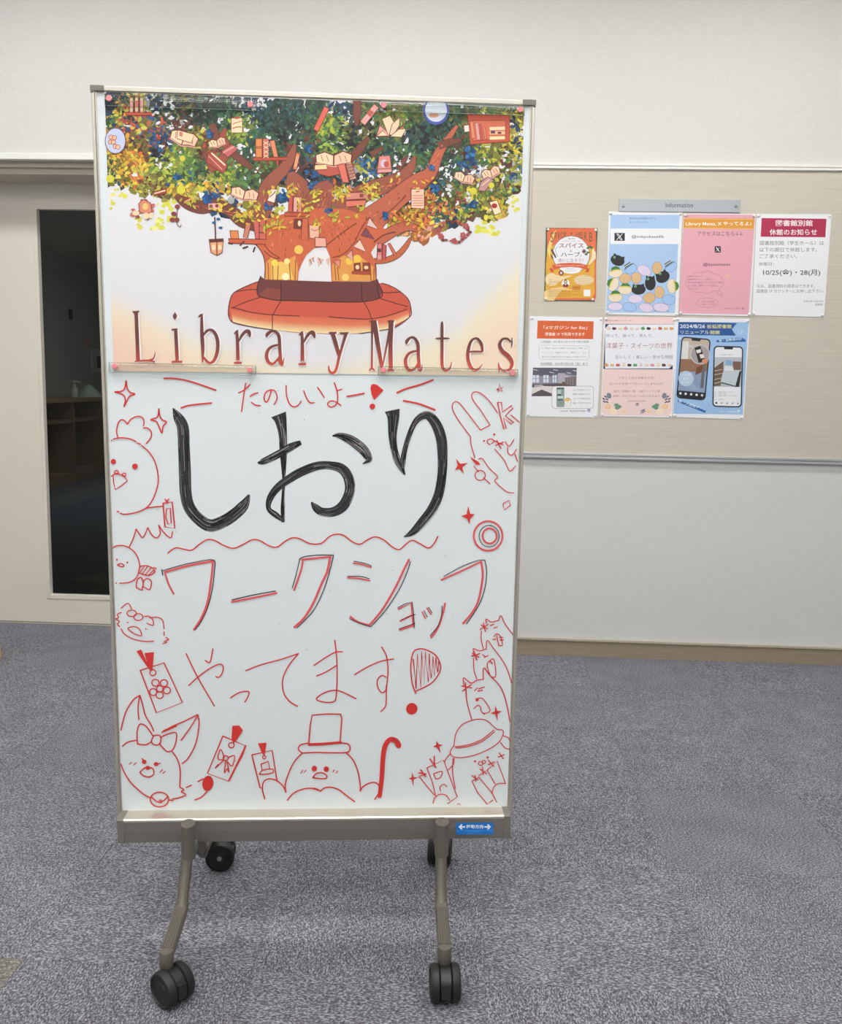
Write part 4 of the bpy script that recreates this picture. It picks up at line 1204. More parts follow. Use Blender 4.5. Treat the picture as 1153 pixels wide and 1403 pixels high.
def shelf3():
    for x, c in ((398, (204, 92, 72)), (404.5, (232, 170, 164)), (410.5, (228, 150, 140))): quadb(rotp(x, 278 if x < 400 else 280, 5.4, 24 if x < 400 else 20, .04), c, .9)
    quadb('390,291 424,292 424,297 390,296', (196, 88, 62)); quadb('403,300 414,300 414,314 402,313', (120, 60, 50), .9); pr.ell(410, 306, 2.2, 4, CRM); quadb('414,299 422,299 422,330 412,328', (206, 104, 70), .9)
item(shelf3, 'printed_shelf', 'book shelf print on the trunk')
def shelf4():
    quadb('313,327 365,328 364,335 314,333', (206, 100, 68)); quadb('315,316 326,316 327,327 316,327', (226, 140, 84)); quadb('337,304 344,306 339,326 333,325', (206, 130, 110))
    quadb('346,301 364,300 364,328 350,327', (206, 104, 92)); 
    for y in (309, 319): pr.line([(355, y), (363.5, y - .5)], 1.4, (112, 54, 50))
    pr.line('355,301 355,327', 1, OUT)
    for p in ('313,333 318,334', '329,336 334,331', '333,340 339,338', '347,345 349,339'): pr.line(p, 2.4, (86, 58, 54))
item(shelf4, 'printed_shelf', 'long shelf print on the left limb')
def shelf5():
    quadb('517,334 523,333 523,356 516,357', (222, 130, 128)); quadb('524,335 529,336 528,355 523,356', (196, 90, 92)); quadb('531,334 534,333 543,348 540,351', (212, 112, 84), .9); pr.poly(rotp(519.5, 343, 5, 5, 0), (96, 52, 52)); pr.poly(rotp(519.5, 352, 5, 5, 0), PNK)
    quadb('485,361 493,360 494,371 485,371', (150, 70, 50)); quadb('497,360 506,360 506,371 497,371', (150, 70, 50)); pr.ell(489.5, 366, 2.6, 3, CRM); pr.ell(501.5, 366.5, 3, 2.4, CRM); quadb('482,372 508,372 507,376 482,375', (188, 84, 58), .9)
item(shelf5, 'printed_shelf', 'small shelf print on the right of the trunk')
item(lambda: (quadb('316.5,161.5 332,161.5 332,182 316.5,182', CRM), pr.line('319,170 324,168 331,166', 1, REDB), pr.line('319,176 324,174 330,174', 1.4, REDB), pr.ell(324, 161.5, 4, 1.6, REDB)), 'printed_note')
def bigbook():
    quadb('431,226 486,225 480,240 470,238 450,242 436,238', REDB); openbook(457, 217, 50, 24, .03)
    quadb('431,226 447,225 448,232 431,233', (240, 214, 160)); quadb('462,226 472,224 478,250 469,250', (224, 120, 100)); quadb('473,224 481,222 488,244 479,247', (226, 170, 150))
    for k in range(5): pr.line([(474 + k * 1.4, 226 + k * 4.4), (483 + k, 224 + k * 4.2)], .8, OUT); pr.line([(474 + k * 1.6, 223.5 + k * .6), (480 + k * 1.4, 246 - k)], .7, OUT)
item(bigbook, 'printed_open_book', 'large pink open book print in the middle')
def lotus():
    for p, c in (('515,187 520,172 530,180 532,187', PNK), ('523,163 534,158 541,170 532,186', CRM), ('533,184 537,170 547,161 547,172 538,186', (240, 206, 176)), ('538,186 545,178 555,170 548,180', SAL), ('534,187 546,177 556,177 550,188', CRM), ('515,187 524,179 531,186', CRM)): quadb(p, c, 1.0)
item(lotus, 'printed_open_book', 'fanned open book print')
item(lambda: (openbook(252, 189, 38, 24, .35), quadb('243,178 266,184 262,196 242,190', (244, 214, 176)), quadb('246,181 250,182 249,187 246,186', SAL, .7)), 'printed_open_book', 'cream open book print at the left')
item(lambda: openbook(388 - 53, 265, 38, 20, .25), 'printed_open_book', 'open book print on the left limb')
item(lambda: openbook(672, 236, 26, 17, -.3), 'printed_open_book'); item(lambda: openbook(636, 243, 28, 16, .35), 'printed_open_book'); item(lambda: openbook(297, 195, 24, 14, -.2), 'printed_open_book')
item(lambda: (quadb('285,208 312,226 306,238 282,222', (176, 84, 74)), pr.line('290,210 308,226', 2.2, CRM), pr.line('286,214 304,232', 1.4, PNK)), 'printed_book')
item(lambda: (quadb('303,207 317,198 326,204 312,216', (198, 104, 104)), pr.line('306,209 320,201', 2, PNK)), 'printed_book')
item(lambda: (quadb('658,250 668,242 676,247 664,262 655,261', (196, 150, 148)), pr.line('660,254 670,246', 1.2, CRM)), 'printed_book')
item(lambda: (quadb('473,264 503,263 504,272 474,274', (216, 136, 126)), quadb('473,275 501,274 500,281 474,284', (224, 120, 104)), pr.poly(rotp(495, 268, 5, 5, 0), (150, 70, 60))), 'printed_book', 'two stacked pink books print')
item(lambda: scroll(440, 163, 34, 6.5, -1.13, (224, 110, 92), (206, 84, 74)), 'printed_scroll')
item(lambda: (scroll(506, 157, 30, 7.5, -.9, PNK, (232, 190, 186)), pr.poly(rotp(507, 155, 8, 7, -.9), (196, 96, 88))), 'printed_scroll')
item(lambda: scroll(406, 221, 22, 4.6, -1.35, (222, 130, 90)), 'printed_scroll')
item(lambda: (quadb('519,214 534,213 537,236 516,238', (222, 140, 134)), pr.ell(526, 224, 5, 5.5, (210, 196, 214)), pr.ell(529, 225, 3.4, 4.4, REDB), quadb('517,232 536,231 536,236 517,237', PNK, .8)), 'printed_card', 'pink moon card print')
item(lambda: (quadb('563,259 581,259 581,286 563,285', (240, 202, 178)), [pr.line([(565, 268 + 3.4 * k), (579, 268 + 3.4 * k)], 1.2, SAL) for k in range(5)], pr.line('570,263 574,262', 1.6, REDB)), 'printed_card', 'calendar print')
item(lambda: (quadb('670,277 681,274 687,291 677,295', (246, 226, 190)), pr.ell(677, 282, 4, 3.4, (170, 50, 44))), 'printed_card')
item(lambda: (quadb('371,258 380,260 376,278 366,275', (240, 222, 214)), pr.line('369,270 374,266 377,262', 1.2, OUT)), 'printed_card')
item(lambda: (quadb('285,278 302,278 301,287 285,288', (232, 176, 164)), pr.ell(289, 283, 2.4, 2.6, (140, 64, 60)), pr.ell(297, 282, 2.4, 2.4, (140, 64, 60))), 'printed_card'); item(lambda: (quadb('210,263 228,258 228,265 211,268', (176, 74, 60)), pr.line('212,265 226,261', 1.8, CRM)), 'printed_card'); item(lambda: scroll(257, 275, 12, 3.4, -.5, (214, 110, 90)), 'printed_card')
item(lambda: (quadb('423,308 437,309 437,328 424,326', (236, 186, 158)), pr.line('426,314 431,316 436,314', 1, REDB), quadb('431,325 446,326 447,338 432,338', (236, 176, 160))), 'printed_card', 'small notes print on the trunk')
def bunting():
    pr.line('505,298 494,314 484,334 470,348 455,353', 1, OUT)
    for p, c in (('506,298 502,309 518,314', (224, 196, 190)), ('501,312 494,322 513,328', (126, 70, 84)), ('493,328 484,338 501,345', (240, 204, 186)), ('482,342 474,350 484,358', PNK), ('466,356 457,358 465,367', (226, 140, 130))): quadb(p, c, .9)
item(bunting, 'printed_bunting', 'string of small flags print')
def lantern():
    pr.line('294,298 295,318 295,327', 2, (96, 56, 56)); quadb('287,331 306,330 304,346 297,350 289,346', (232, 166, 124)); quadb('286,328 306,327 306,331 287,332', (100, 52, 50), .8); pr.line('297,331 297,349', 1.4, OUT); pr.ell(292.5, 339, 2.6, 4, CRM); pr.ell(301, 339, 2.4, 4, CRM)
    for x, y in ((299, 300), (293, 305), (302, 312)): pr.ell(x, y, 3, 1.8, BL, n=8)
item(lantern, 'printed_lantern', 'hanging lantern print')
def wreath():
    for k in range(40):
        a = k * 6.283 / 40
        pr.ell(622 + 20 * math.cos(a) + rnd.uniform(-2, 2), 317 + 14 * math.sin(a) + rnd.uniform(-2, 2), rnd.uniform(1.6, 3), rnd.uniform(1.3, 2.4), rnd.choice(((150, 66, 62), (186, 96, 80), (112, 60, 52), (168, 80, 84))), n=7)
    for x, y in ((604, 324), (634, 322), (638, 310), (600, 316), (622, 330)):
        for k in range(5): pr.ell(x + 2.6 * math.cos(k * 1.257), y + 2.6 * math.sin(k * 1.257), 1.8, 1.8, (178, 84, 82), n=7)
item(wreath, 'printed_wreath', 'round flower wreath print')
def lunch():
    for k in range(26): pr.ell(198 + rnd.uniform(-18, 15), 288 + rnd.uniform(-14, 12), rnd.uniform(1.8, 3.4), rnd.uniform(1.6, 3), rnd.choice(((176, 74, 70), (206, 112, 96), (150, 60, 60))), n=7)
    quadb('190,279 196,273 206,278 208,290 200,294 191,290', (222, 140, 112)); pr.ell(199, 283, 4, 4.6, (232, 200, 120)); pr.ell(200, 296, 5, 4.4, CRM); pr.ell(207, 295, 3, 4, CRM); pr.ell(186, 292, 5, 3.4, CRM)
    pr.flush('printed_lantern', 'red flower lantern print at the left')
    for x, y in ((243, 283), (242, 301), (238, 293), (236, 301)): pr.ell(x, y, 4, 3.2, (140, 66, 60), n=7)
    pr.line('243,284 242,300 243,308 247,311 248,308', 1.1, (120, 60, 56))
item(lunch, 'printed_vine', 'small hanging vine print')
def medal(cx, cy, rx, ry, c1, c2):
    pr.ell(cx, cy, rx + 1, ry + 1, (110, 70, 90)); pr.ell(cx, cy, rx, ry, c1)
    for x, y in ((-.45, -.3), (-.1, -.25), (-.5, .1), (-.2, .1), (0, .45), (.25, .5)): pr.ell(cx + x * rx, cy + y * ry, rx * .24, ry * .18, c2, n=9); pr.ring(cx + x * rx, cy + y * ry, rx * .24, ry * .18, .8, (170, 60, 50), n=9)
item(lambda: medal(158, 193, 13.5, 17, (196, 206, 236), (240, 190, 160)), 'printed_globe', 'pale blue round plate print')
item(lambda: (pr.ell(597, 152, 18, 19, (80, 96, 170)), pr.ell(597, 151, 15, 16, (222, 226, 240)), pr.ell(594, 158, 7, 3, (224, 160, 130))), 'printed_globe', 'blue rimmed round plate print')
for x, y, r in ((596, 257, 8), (648, 279, 7), (424, 204, 7), (643, 210, 9), (497, 225, 6), (388, 270, 9), (367, 282, 6), (450, 290, 6), (241, 242, 5), (527, 296, 6), (425, 255, 5), (420, 236, 4), (286, 184, 6), (592, 230, 5), (284, 272, 8)):
    for k in range(14):
        a = rnd.uniform(0, 6.28); d = r * math.sqrt(rnd.random()) * .8
        pr.ell(x + d * math.cos(a), y + d * math.sin(a), r * .38, r * .26, rnd.choice((BL, (30, 78, 138), (58, 120, 170), (28, 66, 110))), rot=a, n=7, step=.25)
    pr.flush('printed_flower', 'blue flower print')
for x, y, r in ((250, 217, 4), (151, 245, 5.5), (648, 262, 5), (673, 254, 4), (248, 260, 6)):
    pr.ell(x, y, r, r, (218, 210, 70)); pr.flush('printed_flower', 'yellow dot flower print')
base1 = pr.layer + 1
for k in range(300):                                   # leaves growing on the trunk and limbs
    cx, cy, sp_ = rnd.choice(((382, 305, 12), (368, 310, 9), (352, 282, 8), (490, 292, 9), (512, 268, 8), (438, 305, 10), (430, 270, 8), (345, 296, 9), (462, 268, 7), (548, 300, 9), (565, 302, 12), (580, 312, 9), (400, 262, 9), (372, 262, 9), (415, 285, 8), (470, 262, 9), (505, 258, 9), (540, 250, 8), (330, 296, 8), (300, 284, 8), (262, 276, 8), (580, 250, 8), (455, 300, 8)))
    leaf(cx + rnd.gauss(0, sp_ * .7), cy + rnd.gauss(0, sp_ * .6), rnd.uniform(2.8, 4.6), rnd.uniform(1.1, 1.8), rnd.uniform(0, 6.28), jit(rnd.choice((YG, YE, (176, 168, 60), GO)) if cx < 540 else rnd.choice((GO, OR, YE, RD))), base1 + rnd.random() * 30)
for k in range(46):                                    # patches of sky between the leaves
    cx, cy = rnd.choice(((345, 148), (355, 138), (375, 137), (221, 228), (215, 222), (548, 228), (568, 215), (556, 205), (610, 238), (615, 260), (620, 268), (640, 270), (468, 152), (236, 156), (218, 150), (368, 186), (342, 178), (688, 225), (695, 210), (540, 235), (330, 278), (275, 264), (628, 245), (352, 243)))
    leaf(cx + rnd.gauss(0, 4), cy + rnd.gauss(0, 4), rnd.uniform(2, 4.6), rnd.uniform(1, 2.4), rnd.uniform(0, 6.28), WH, base1 + 31 + rnd.random() * 20)
# dark ink contours of leaves
for k in range(1500):
    while True:
        x, y = rnd.uniform(143, 717), rnd.uniform(y0_, y1_)
        if inside((x, y), FOL) and not inside((x, y), trunk_hole): break
    a = rnd.uniform(0, 6.28); L = rnd.uniform(1.6, 3.6)
    leaf(x, y, L, rnd.uniform(.25, .5), a, rnd.choice(((52, 34, 32), (70, 40, 36), (40, 44, 40))), base0 + 133 + rnd.random())
pr.layer = base1 + 60
pr.flush('printed_leaves', kind='stuff')

# title lettering, brown to red
def tcol(x, y): return mixc((112, 64, 62), (208, 84, 66), (y - 468) / 36.0)
LC = dict(a=(170, 415, 350, 1153), b=(340, 415, 520, 1153), c=(500, 415, 720, 1153))
def letter(c, strokes, name):
    pr.crop(*LC[c])
    sx = 12 if c != 'c' else 10
    for s_ in strokes:
        pr.line([(p[0] + sx, p[1] + 3, p[2] * 1.05) for p in P(s_)], 1, (246, 240, 238), cap=False)
    for s_ in strokes:
        pr.line([(p[0], p[1], p[2] * 1.1) for p in P(s_)], 1, None, colf=tcol, cap=False)
    pr.flush('printed_letter', name)
letter('a', ['72,78,10 104,78,12 135,78,10', '103,78,50 106,100,30 112,250,30 118,400,30 122,505,34', '92,515,8 150,508,16 230,508,16 272,518,10', '222,505,20 255,490,14 269,455,8 272,425,2'], 'brown capital letter L')
letter('a', ['446,82,2 446,115,34 446,148,2', '416,236,14 440,234,16 468,232,16', '452,228,26 458,350,28 466,505,28', '416,518,14 464,516,20 512,518,14'], 'brown letter i with diamond dot')
letter('a', ['650,128,6 668,112,20 690,95,4', '680,100,18 682,250,28 690,400,28 688,522,10', '690,292,12 720,252,22 755,236,20 790,255,24 815,310,28 822,380,28 812,450,28 785,510,24 750,527,20 715,500,20 690,470,16'], 'brown letter b')
letter('a', ['963,275,4 980,260,20 998,238,10', '988,248,22 995,350,26 998,505,30', '963,527,14 998,526,20 1033,527,14', '1005,340,12 1030,290,22 1065,252,26 1090,252,34 1100,275,26 1104,298,10'], 'brown letter r, first')
letter('b', ['160,300,14 168,275,28 205,248,22 245,256,24 270,300,26 276,400,26 282,480,26 290,530,22', '280,370,14 230,375,20 180,405,24 160,460,28 175,515,26 215,535,20 255,500,18 278,462,12', '262,500,14 285,530,22 300,540,16 312,485,5'], 'brown letter a, first')
letter('b', ['443,285,4 460,272,20 478,250,10', '470,258,22 474,350,26 475,510,30', '440,538,14 474,537,20 508,538,14', '484,350,12 510,300,22 540,265,26 565,262,34 577,285,26 582,308,10'], 'brown letter r, second')
letter('b', ['708,262,14 742,264,18 775,262,14', '738,262,34 768,360,32 798,470,26', '800,262,8 838,268,18 880,262,12', '858,268,28 830,360,22 798,470,22 772,580,22 745,615,22 715,600,18 705,565,12 708,548,6'], 'brown letter y')
letter('c', ['30,130,8 55,132,14 80,132,14', '50,132,16 50,300,12 48,470,14', '28,487,6 48,470,14 70,487,6', '62,130,36 90,290,28 116,440,22 122,488,8', '186,134,18 160,280,14 122,470,8', '160,132,10 185,132,16 210,130,8', '186,134,34 182,300,28 184,470,28', '160,488,8 184,480,20 208,488,8'], 'brown capital letter M')
letter('c', ['297,296,10 300,275,22 325,250,16 355,254,18 378,295,22 382,380,22 390,470,20', '384,345,10 345,350,16 310,368,18 290,410,22 298,460,22 325,484,18 360,468,16 384,425,10', '372,455,12 392,482,18 404,478,12 408,440,4'], 'brown letter a, second')
letter('c', ['553,132,6 552,160,18 552,300,20 552,430,20 560,470,20 582,485,16 608,470,12 622,422,4', '505,256,8 555,255,16 606,256,8'], 'brown letter t')
letter('c', ['735,352,10 790,350,14 842,350,10', '842,352,14 836,300,20 812,262,18 786,256,14 758,280,18 740,340,22 738,400,22 758,460,22 790,484,18 820,468,12 843,440,3'], 'brown letter e')
letter('c', ['1053,250,6 1054,290,10 1048,322,3', '1048,280,12 1020,258,14 985,262,16 966,300,22 985,345,26 1030,385,28 1054,430,24 1040,475,18 1000,488,14 968,470,14 958,445,10', '958,425,3 960,455,12 962,494,6'], 'brown letter s')

# clear magnetic bars
def magbar(p0, p1, h, mags, label):
    """p0,p1: pixel ends of the bar's centre line; h: height in pixels"""
    a, b = hit(*p0, B(0, 0, -.0026), BN), hit(*p1, B(0, 0, -.0026), BN)
    ax = (b - a).normalized(); up_ = BV
    up_ = (up_ - ax * up_.dot(ax)).normalized()
    t = thing('magnetic_bar', label, 'magnet bar', (a + b) / 2, 'clear magnetic bars holding the poster')
    ln = (b - a).length; hh = h / 645.0 / 2
    m = MB()
    rings = []
    for s_, k in ((0, .82), (.0025, 1), (ln - .0025, 1), (ln, .82)):
        c = a + ax * s_
        rings.append([c + up_ * (hh * k * y) - BN * z for y, z in ((-1, -.003), (-1, .0), (-.97, .0012), (-.8, .0024), (-.5, .0032), (0, .0036), (.5, .0032), (.8, .0024), (.97, .0012), (1, .0), (1, -.003))])
    m.loft(rings); m.build('bar_strip', M['acrylic'], t, smooth=True)
    m = MB()
    for s0, s1, y0_b, y1_b in ((0, ln, -1.05, -.90), (0, ln, .90, 1.05), (-.0005, .0016, -.9, .9), (ln - .0016, ln + .0005, -.9, .9)):
        m.box(a + ax * s0 + up_ * (hh * y0_b) + BN * .0028, ax * (s1 - s0), up_ * (hh * (y1_b - y0_b)), -BN * .0062)
    m.build('bar_edge', M['bar_edge'], t)
    for x, y in mags:
        c = hit(x, y, B(0, 0, -.0042), BN)
        m = MB(); m.lathe(c + BN * .003, -BN, [(0, .0058), (.0042, .0058), (.0050, .0050), (.0050, 0)], 18)
        m.build('magnet', M['pink'], t, smooth=True)
magbar((143.5, 137.5), (351, 144.5), 14, ((149.3, 134.6), (342.8, 143.2)), 'clear magnetic bar across the top left edge of the tree poster')
magbar((518.5, 145.5), (718, 152.0), 13, ((525.6, 144.3), (712.4, 150.0)), 'clear magnetic bar across the top right edge of the tree poster')
magbar((149.5, 503.5), (350.5, 508.2), 14, ((157.0, 501.6), (342.0, 507.0)), 'clear magnetic bar under the letters Library at the poster bottom')
magbar((517.5, 508.3), (709, 512.8), 13, ((525.0, 507.3), (702.0, 510.8)), 'clear magnetic bar under the word Mates at the poster bottom')

# ================================================================== SHEETS ON THE PINBOARD
PB = -.010                                                     # pinboard cloth surface
def sheet(corners, crop, label, paper, name='notice_sheet', off=.0022):
    """corners TL TR BR BL in photo pixels"""
    n_ = PB - off
    pl = W0 + WN * n_
    f_ = [hit(x, y, pl, WN) for x, y in corners]
    t = thing(name, label, 'poster', (f_[2] + f_[3]) / 2, 'sheets pinned to the board')
    b_ = [p + WN * .0014 for p in f_]
    m = MB()
    c = lin(paper)
    m.poly(f_, c); m.poly(list(reversed(b_)), c)
    for k in range(4): m.poly([f_[k], f_[(k + 1) % 4], b_[(k + 1) % 4], b_[k]], c)
    m.build('paper', M['sheet'], t, color=True)
    p = Print(pl, WN, t, M['sheet'])
    p.crop(*crop)
    return p
def pin(x, y, label, r=.0062):
    c = hit(x, y, W0 + WN * (PB - .004), WN)
    m = MB(); m.lathe(c + WN * .0012, -WN, [(0, r * .7), (.001, r), (.004, r * .95), (.0065, r * .6), (.0075, 0)], 14)
    tag(m.build('push_pin', M['pin'], smooth=True), label, 'pin', 'white pins on the pinboard')
def pins(corners, what, skip=()):
    for k, ((x, y), nm) in enumerate(zip(corners, ('top left', 'top right', 'bottom right', 'bottom left'))):
        if k in skip: continue
        cx = sum(c[0] for c in corners) / 4; cy = sum(c[1] for c in corners) / 4
        d = 2.6
        pin(x + (d if x < cx else -d), y + (d if y < cy else -d), 'white pin at the %s corner of the %s' % (nm, what))

W_ = (236, 237, 241)
# information plate
t = thing('sign_plate', 'grey plate reading Information above the pinned sheets', 'sign', W0 + WN * PB + WU * wall_uz(930, 290)[0] + ZV * wall_uz(930, 290)[1])
a, b = hit(848.3, 272.2, W0 + WN * (PB - .006), WN), hit(1013.2, 291.2, W0 + WN * (PB - .006), WN)
m = MB(); m.box(Vector((a.x, a.y, b.z)), WU * (b - a).dot(WU), WN * .0055, ZV * (a.z - b.z)); m.build('plate', M['plate'], t, bevel=.0008)
ip = Print(W0 + WN * (PB - .00605), WN, t, M['sticker'])
ip.crop(700, 190, 1153, 1153)
ip.text('Information', 586, 232, 95, 16, (70, 75, 82), .006); ip.flush('lettering')
for x, y in ((853.5, 282), (1007.5, 282)):
    c = hit(x, y, W0 + WN * (PB - .006), WN); m = MB(); m.lathe(c, -WN, [(0, .006), (.004, .006), (.006, .004), (.006, 0)], 14); m.build('screw_cap', M['bolt'], t, smooth=True)

# 1 spice and herb flyer
C = [(747.8, 312), (818.4, 312.6), (814.2, 412.8), (745.0, 412.0)]
p = sheet(C, (742, 305, 822, 976), 'small orange and yellow flyer reading SPICE HERB', (60, 92, 66), 'flyer')
p.rrect(88, 100, 905, 1290, 50, (226, 110, 72))
for k in range(17):
    x = 110 + k * 48; p.ell(x, 104, 22, 12, (226, 110, 72), n=10)
    if k > 3: p.ell(x - 10, 1285, 22, 14, (226, 110, 72), n=10)
p.poly('95,400 250,360 480,330 880,420 882,1180 840,1262 240,1262 60,1150 70,700', (226, 170, 62))
p.poly('245,110 170,200 110,360 90,480 140,600 150,420 200,240', (244, 206, 118)); p.poly('850,420 900,500 900,600 800,700 780,690 830,580', (240, 222, 190))
p.ell(160, 950, 105, 105, (238, 214, 168)); p.poly('160,850 330,900 520,880 330,960 220,1050 140,1056', (238, 214, 168)); p.ell(700, 960, 165, 85, (238, 218, 176)); p.poly('40,1150 160,1100 330,1075 520,1130 330,1130 230,1260 200,1310 40,1305', (238, 206, 140)); p.poly('230,1262 880,1262 880,1280 215,1280', (226, 110, 72))
p.flush('printed_background')
p.ell(490, 535, 316, 318, (70, 92, 74)); p.ell(490, 535, 308, 310, (232, 232, 238)); p.ell(490, 790, 160, 66, (240, 240, 242))
for x, w, h, tx in ((170, 50, 170, 'S'), (232, 40, 140, 'P'), (283, 18, 110, 'I'), (330, 44, 90, 'C'), (388, 46, 80, 'E'), (598, 50, 80, 'H'), (660, 46, 100, 'E'), (733, 50, 140, 'R'), (818, 56, 160, 'B')):
    p.text(tx, x, 160 + h / 2, w, h, (112, 96, 60), .01)
p.text('＊', 495, 180, 40, 40, (70, 76, 50), .03)
p.flush('lettering', 'brown SPICE HERB title')
p.text('第67回', 495, 268, 110, 24, (110, 84, 84)); p.text('レクチャーフォーラム', 495, 308, 320, 26, (170, 110, 90)); p.text('スパイス', 490, 382, 410, 80, (140, 66, 54), .015); p.text('&', 485, 472, 36, 44, (150, 130, 130)); p.text('ハーブ', 480, 530, 320, 80, (104, 92, 58), .015); p.text('を', 655, 552, 30, 30, (120, 100, 90)); p.text('使いこなそう！', 480, 630, 420, 62, (150, 110, 112))
p.flush('lettering', 'Japanese flyer title')
p.line('165,455,30 200,520,30 230,580,26', 1, (86, 64, 54)); p.line('150,545 180,600', 18, (90, 66, 56)); p.line('225,440 240,520 270,570', 8, (110, 150, 110)); p.line('180,380 225,440 270,390', 7, (130, 168, 140))
for k in range(8): p.line([(705, 480), (705 + 34 * math.cos(k * .785), 480 + 34 * math.sin(k * .785))], 14, (110, 52, 44))
for x, y in ((770, 425), (805, 405), (830, 420), (770, 500), (740, 530)): p.ell(x, y, 26, 18, (62, 112, 66))
p.flush('printed_herbs', 'herb and spice drawings')
p.poly('125,770 170,760 205,830 150,825', (206, 84, 54)); p.poly('800,770 760,760 725,830 775,828', (206, 84, 54)); p.poly('165,710 300,682 470,672 640,680 770,716 745,788 620,752 480,742 330,752 195,792', (216, 98, 62)); p.text('明日使えるスパイスのことが分かる', 470, 718, 480, 28, (246, 226, 200))
p.text('講師は管理栄養士', 475, 768, 130, 12, (120, 110, 110)); p.text('スパイスコーディネーター', 475, 788, 200, 14, (120, 110, 110)); p.text('家庭で楽しむ入門', 475, 810, 170, 14, (120, 110, 110)); p.ell(322, 842, 42, 42, (130, 52, 56)); p.rect(306, 824, 340, 860, (236, 226, 226))
p.flush('printed_ribbon', 'orange ribbon')
p.ell(397, 1015, 66, 66, (236, 236, 238)); p.ell(397, 985, 26, 38, (84, 62, 52)); p.ell(397, 988, 17, 22, (232, 200, 180)); p.poly('345,1055 360,1030 397,1020 434,1030 450,1055 425,1078 370,1078', (140, 44, 50)); p.poly('385,1022 409,1022 400,1048 392,1048', (238, 236, 236))
p.flush('printed_portrait', 'round photo of a person in a red top')
for k, (x, y, w) in enumerate(((690, 895, 240), (690, 928, 300), (690, 960, 320), (690, 992, 300), (700, 1024, 230), (150, 952, 60), (200, 982, 180), (205, 1006, 190), (150, 1030, 90), (290, 1128, 380), (380, 1154, 560), (300, 1178, 390), (390, 1204, 580), (290, 1232, 370))):
    p.text('本講座では身近な香辛料の使い方を学びます'[: max(6, int(w / 17))], x, y, w, 14, (120, 84, 60))
p.rrect(700, 1120, 812, 1232, 14, (240, 240, 238)); p.rect(505, 1050, 650, 1128, (214, 142, 60)); p.text('参加無料', 575, 1088, 110, 40, (170, 96, 40))
p.flush('lettering', 'small flyer text')
pins(C, 'orange flyer')

# 2 blue poster with round sweets
C = [(833.8, 289.6), (934.6, 290.6), (928.6, 433.0), (829.2, 430.6)]
p = sheet(C, (828, 285, 938, 1029), 'light blue poster with a heap of round blobs and a social media name', W_)
p.poly('78,88 960,88 900,1345 18,1340', (172, 202, 238))
p.flush('printed_background')
p.rrect(72, 262, 955, 462, 22, (238, 239, 244)); p.flush('printed_panel')
p.text('東京家政大学図書館公式です。', 490, 133, 345, 26, (92, 110, 140)); p.text('新しくつぶやいてます。', 435, 182, 235, 22, (92, 110, 140)); p.flush('lettering', 'small blue text lines'); p.text('@tokyokaseilib', 553, 370, 415, 44, (92, 92, 96), .01); p.flush('lettering', 'account name'); p.text('東京家政大学図書館', 730, 1320, 200, 18, (110, 110, 130))
p.flush('lettering')
p.rect(125, 320, 258, 420, (42, 46, 50)); p.poly('150,332 180,332 230,408 200,408', (240, 240, 240)); p.poly('162,340 175,340 218,401 206,401', (42, 46, 50)); p.line('226,332 193,368', 8, (240, 240, 240)); p.line('188,374 154,408', 8, (240, 240, 240))
p.flush('printed_logo', 'black square X logo')
def blob(x, y, rx, ry, c, rot=0): p.ell(x, y, rx + 3, ry + 3, (90, 90, 110), rot); p.ell(x, y, rx, ry, c, rot)
BG, TAN, LIL, SKB = (238, 222, 196), (222, 184, 136), (226, 212, 236), (164, 198, 238)
for x, y, rx, ry, rot in ((140, 835, 90, 55, -.1), (115, 980, 90, 60, -1.1), (260, 1045, 90, 62, .1), (135, 1145, 90, 60, 0), (862, 1000, 92, 62, 1.5)):
    blob(x, y, rx, ry, BG, rot); c_, s_ = math.cos(rot), math.sin(rot)
    q = [(x + a * c_ - b * s_, y + a * s_ + b * c_) for a, b in ((-62, -28), (-40, -78), (10, -92), (50, -70), (72, -34))]
    p.poly(q, (70, 128, 66)); p.line([q[0], ((q[0][0] + q[4][0]) / 2 + 8 * s_, (q[0][1] + q[4][1]) / 2 - 8 * c_), q[4]], 16, (220, 206, 90))
    p.flush('printed_blob', 'cream blob with a green striped top')
for x, y, rx, ry in ((262, 903, 75, 62), (405, 898, 62, 72), (672, 768, 64, 78), (700, 1078, 64, 76), (570, 1152, 76, 66)): blob(x, y, rx, ry, TAN); p.flush('printed_blob', 'tan round blob')
for x, y, rx, ry, rot in ((505, 800, 92, 60, .5), (392, 1165, 90, 52, 0), (135, 1262, 95, 50, 0), (530, 1278, 90, 54, .2), (722, 1275, 100, 54, .1)): blob(x, y, rx, ry, LIL, rot); p.flush('printed_blob', 'lilac oval blob')
for x, y, rx, ry, rot in ((335, 780, 80, 58, -.5), (850, 758, 82, 56, -.5), (318, 1270, 92, 56, .15), (822, 1175, 85, 62, .2)): blob(x, y, rx, ry, SKB, rot); p.flush('printed_blob', 'sky blue oval blob')
for x, y in ((300, 735), (820, 712)):
    p.poly([(x - 55, y + 5), (x + 25, y - 45), (x + 45, y - 20), (x - 40, y + 38)], (40, 42, 48)); p.line([(x - 48, y + 22), (x + 36, y - 32)], 10, (232, 234, 236)); p.line([(x - 48, y + 55), (x + 70, y - 28)], 8, (40, 42, 48)); p.flush('printed_stripes')
